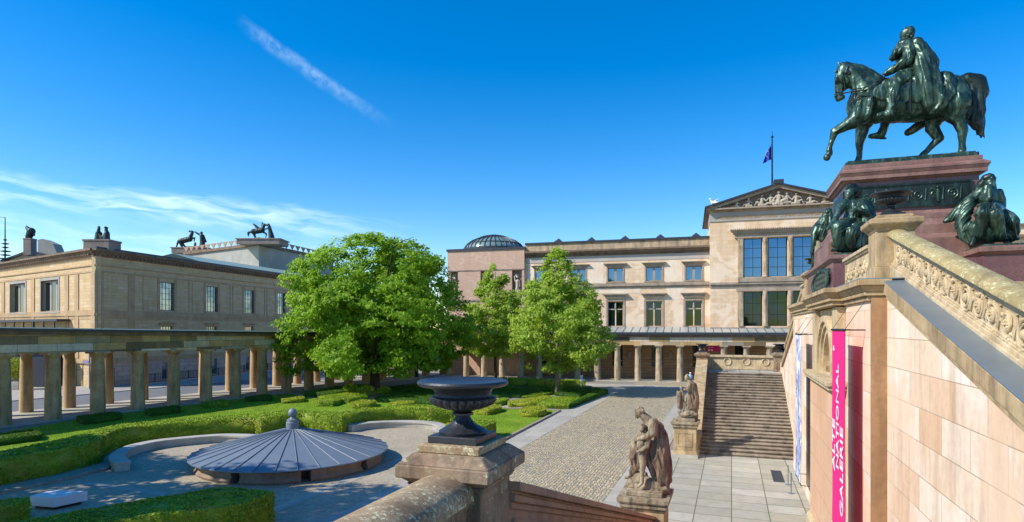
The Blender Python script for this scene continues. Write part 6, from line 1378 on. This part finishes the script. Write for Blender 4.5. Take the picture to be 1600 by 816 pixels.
low('sunlit yellow box bed between two green beds', [(793.6,626.5),(851,617.5),(862,619),(839,628.5),(795,629.5)], .45, 'hedgey', group=GP)
low('olive green box bed at the right front corner round the plane tree', [(840,629.5),(864,619.5),(906,620),(908,621),(888,632),(842,633)], .45, 'hedge', group=GP)
low('narrow green box bed immediately right of the big urn rim', [(755,628),(786,621),(795,621.5),(792,625),(770,629)], .45, 'hedge', group=GP)
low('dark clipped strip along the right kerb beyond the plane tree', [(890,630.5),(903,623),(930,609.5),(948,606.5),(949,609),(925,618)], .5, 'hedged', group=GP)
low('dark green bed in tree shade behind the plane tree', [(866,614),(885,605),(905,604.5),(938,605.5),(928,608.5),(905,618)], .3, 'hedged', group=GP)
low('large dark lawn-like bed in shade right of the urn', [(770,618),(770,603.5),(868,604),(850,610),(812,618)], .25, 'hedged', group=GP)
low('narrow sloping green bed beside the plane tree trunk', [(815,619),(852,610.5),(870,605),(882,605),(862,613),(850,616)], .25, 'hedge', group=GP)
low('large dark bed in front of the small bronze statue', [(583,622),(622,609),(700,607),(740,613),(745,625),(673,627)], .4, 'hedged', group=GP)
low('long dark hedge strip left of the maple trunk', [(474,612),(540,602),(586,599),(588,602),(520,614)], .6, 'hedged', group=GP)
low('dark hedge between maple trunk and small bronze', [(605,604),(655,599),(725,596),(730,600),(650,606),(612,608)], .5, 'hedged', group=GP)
low('low green hedge in front of the maple trunk', [(497,619),(540,613),(572,614),(575,619),(545,622)], .5, 'hedge', group=GP)
for i, (a, b_) in enumerate(((740,792),(794,821),(823,850),(852,881),(883,914))):
    nm = ('dark leftmost piece of the hedge row before the far colonnade', 'green hedge row piece just right of the far plane trunk', 'darker middle piece of the hedge row before the far colonnade', 'yellow piece of the hedge row before the far colonnade', 'green rightmost piece of the hedge row ending at the plaza')[i]
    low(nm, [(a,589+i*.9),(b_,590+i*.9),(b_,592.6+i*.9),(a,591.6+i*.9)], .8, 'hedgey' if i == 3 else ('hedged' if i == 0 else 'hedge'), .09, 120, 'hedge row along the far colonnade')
# leafy shrubs
def shrub(label, x, y, r, h, mat, n, leaf, cat='shrub'):
    q = G(x, y); P = rng.normal(size=(n,3)); P /= np.linalg.norm(P, axis=1)[:,None]; P *= (rng.random(n)**.4)[:,None]*np.array([r,r,h/2]); P[:,2] += h/2+.05
    N_ = rng.normal(size=(n,3))+np.array([0,0,.6]); N_ /= np.linalg.norm(N_, axis=1)[:,None]
    me = quads_mesh('shrub', P, N_, leaf*rng.uniform(.6,1.3,n), None, .5); me.materials.append(M[mat]); o = bpy.data.objects.new('leafy_shrub', me); scene.collection.objects.link(o); o.location = q; o['label'] = label; o['category'] = cat; o['group'] = 'leafy shrubs in the beds'
    return o
for l, x, y, r, h, m in (('loose light green shrub left of the maple trunk foot', 548, 618, .9, 1.3, 'hedge'), ('loose pale shrub right in front of the maple trunk', 572, 619, 1.1, 1.2, 'leafyoung'), ('loose green shrub right of the maple trunk foot', 600, 619, .9, 1.0, 'hedge'),
    ('dark leafy plant beside the plane tree foot on its left', 856, 615, .9, .8, 'hedged'), ('dark leafy plant beside the plane tree foot on its right', 890, 615, .9, .8, 'hedged'), ('dark leafy clump in the shaded bed right of the urn', 790, 613, 1.6, .9, 'hedged')):
    shrub(l, x, y, r, h, m, 900, .09)
q = G(26, 610); tb = thing('potted_bush', 'bright yellow green bush in a planter seen between the leftmost columns', 'potted bush', (q.x,q.y,.08), WF)
b = MB(); b.frus(q.x-.6,q.x+.6,q.y-.5,q.y+.5,.08,1.0,.08); part('planter', b, M['bench'], tb)
n = 1500; P = rng.normal(size=(n,3)); P /= np.linalg.norm(P, axis=1)[:,None]; P *= (rng.random(n)**.4)[:,None]*np.array([1.3,1.1,1.4]); P[:,2] += 2.5
N_ = rng.normal(size=(n,3)); N_ /= np.linalg.norm(N_, axis=1)[:,None]; part('foliage', quads_mesh('f', P, N_, .13*rng.uniform(.6,1.3,n)), M['hedgey'], tb)
# grass blades over the lawn
def grass():
    tris = geometry.tessellate_polygon([[Vector((p[0],p[1],0)) for p in lawnpoly]]); P = []
    for tr in tris:
        a, b_, c = [np.array(lawnpoly[i]) for i in tr]; ar = abs(np.cross(b_-a, c-a))/2; n = int(ar*90); u = rng.random((n,2)); m = u.sum(1) > 1; u[m] = 1-u[m]; P.append(a+u[:,:1]*(b_-a)+u[:,1:]*(c-a))
    P = np.concatenate(P); n = len(P); P = np.column_stack([P, np.full(n, .055)]); N_ = rng.normal(size=(n,3))*np.array([1,1,.4])+np.array([0,-.2,.7]); N_ /= np.linalg.norm(N_, axis=1)[:,None]
    me = quads_mesh('grass', P, N_, .045*rng.uniform(.6,1.4,n), None, .35); me.materials.append(M['lawngrass']); o = bpy.data.objects.new('grass', me); scene.collection.objects.link(o); o['kind'] = 'stuff'; o['label'] = 'bright short mown grass of the lawn between hedge and colonnade'
M['lawngrass'] = m_leaf('grass_blades', '#6f9420', '#8aa92c', '#a6b840', .35, .3, dry='#b0a850')
grass()
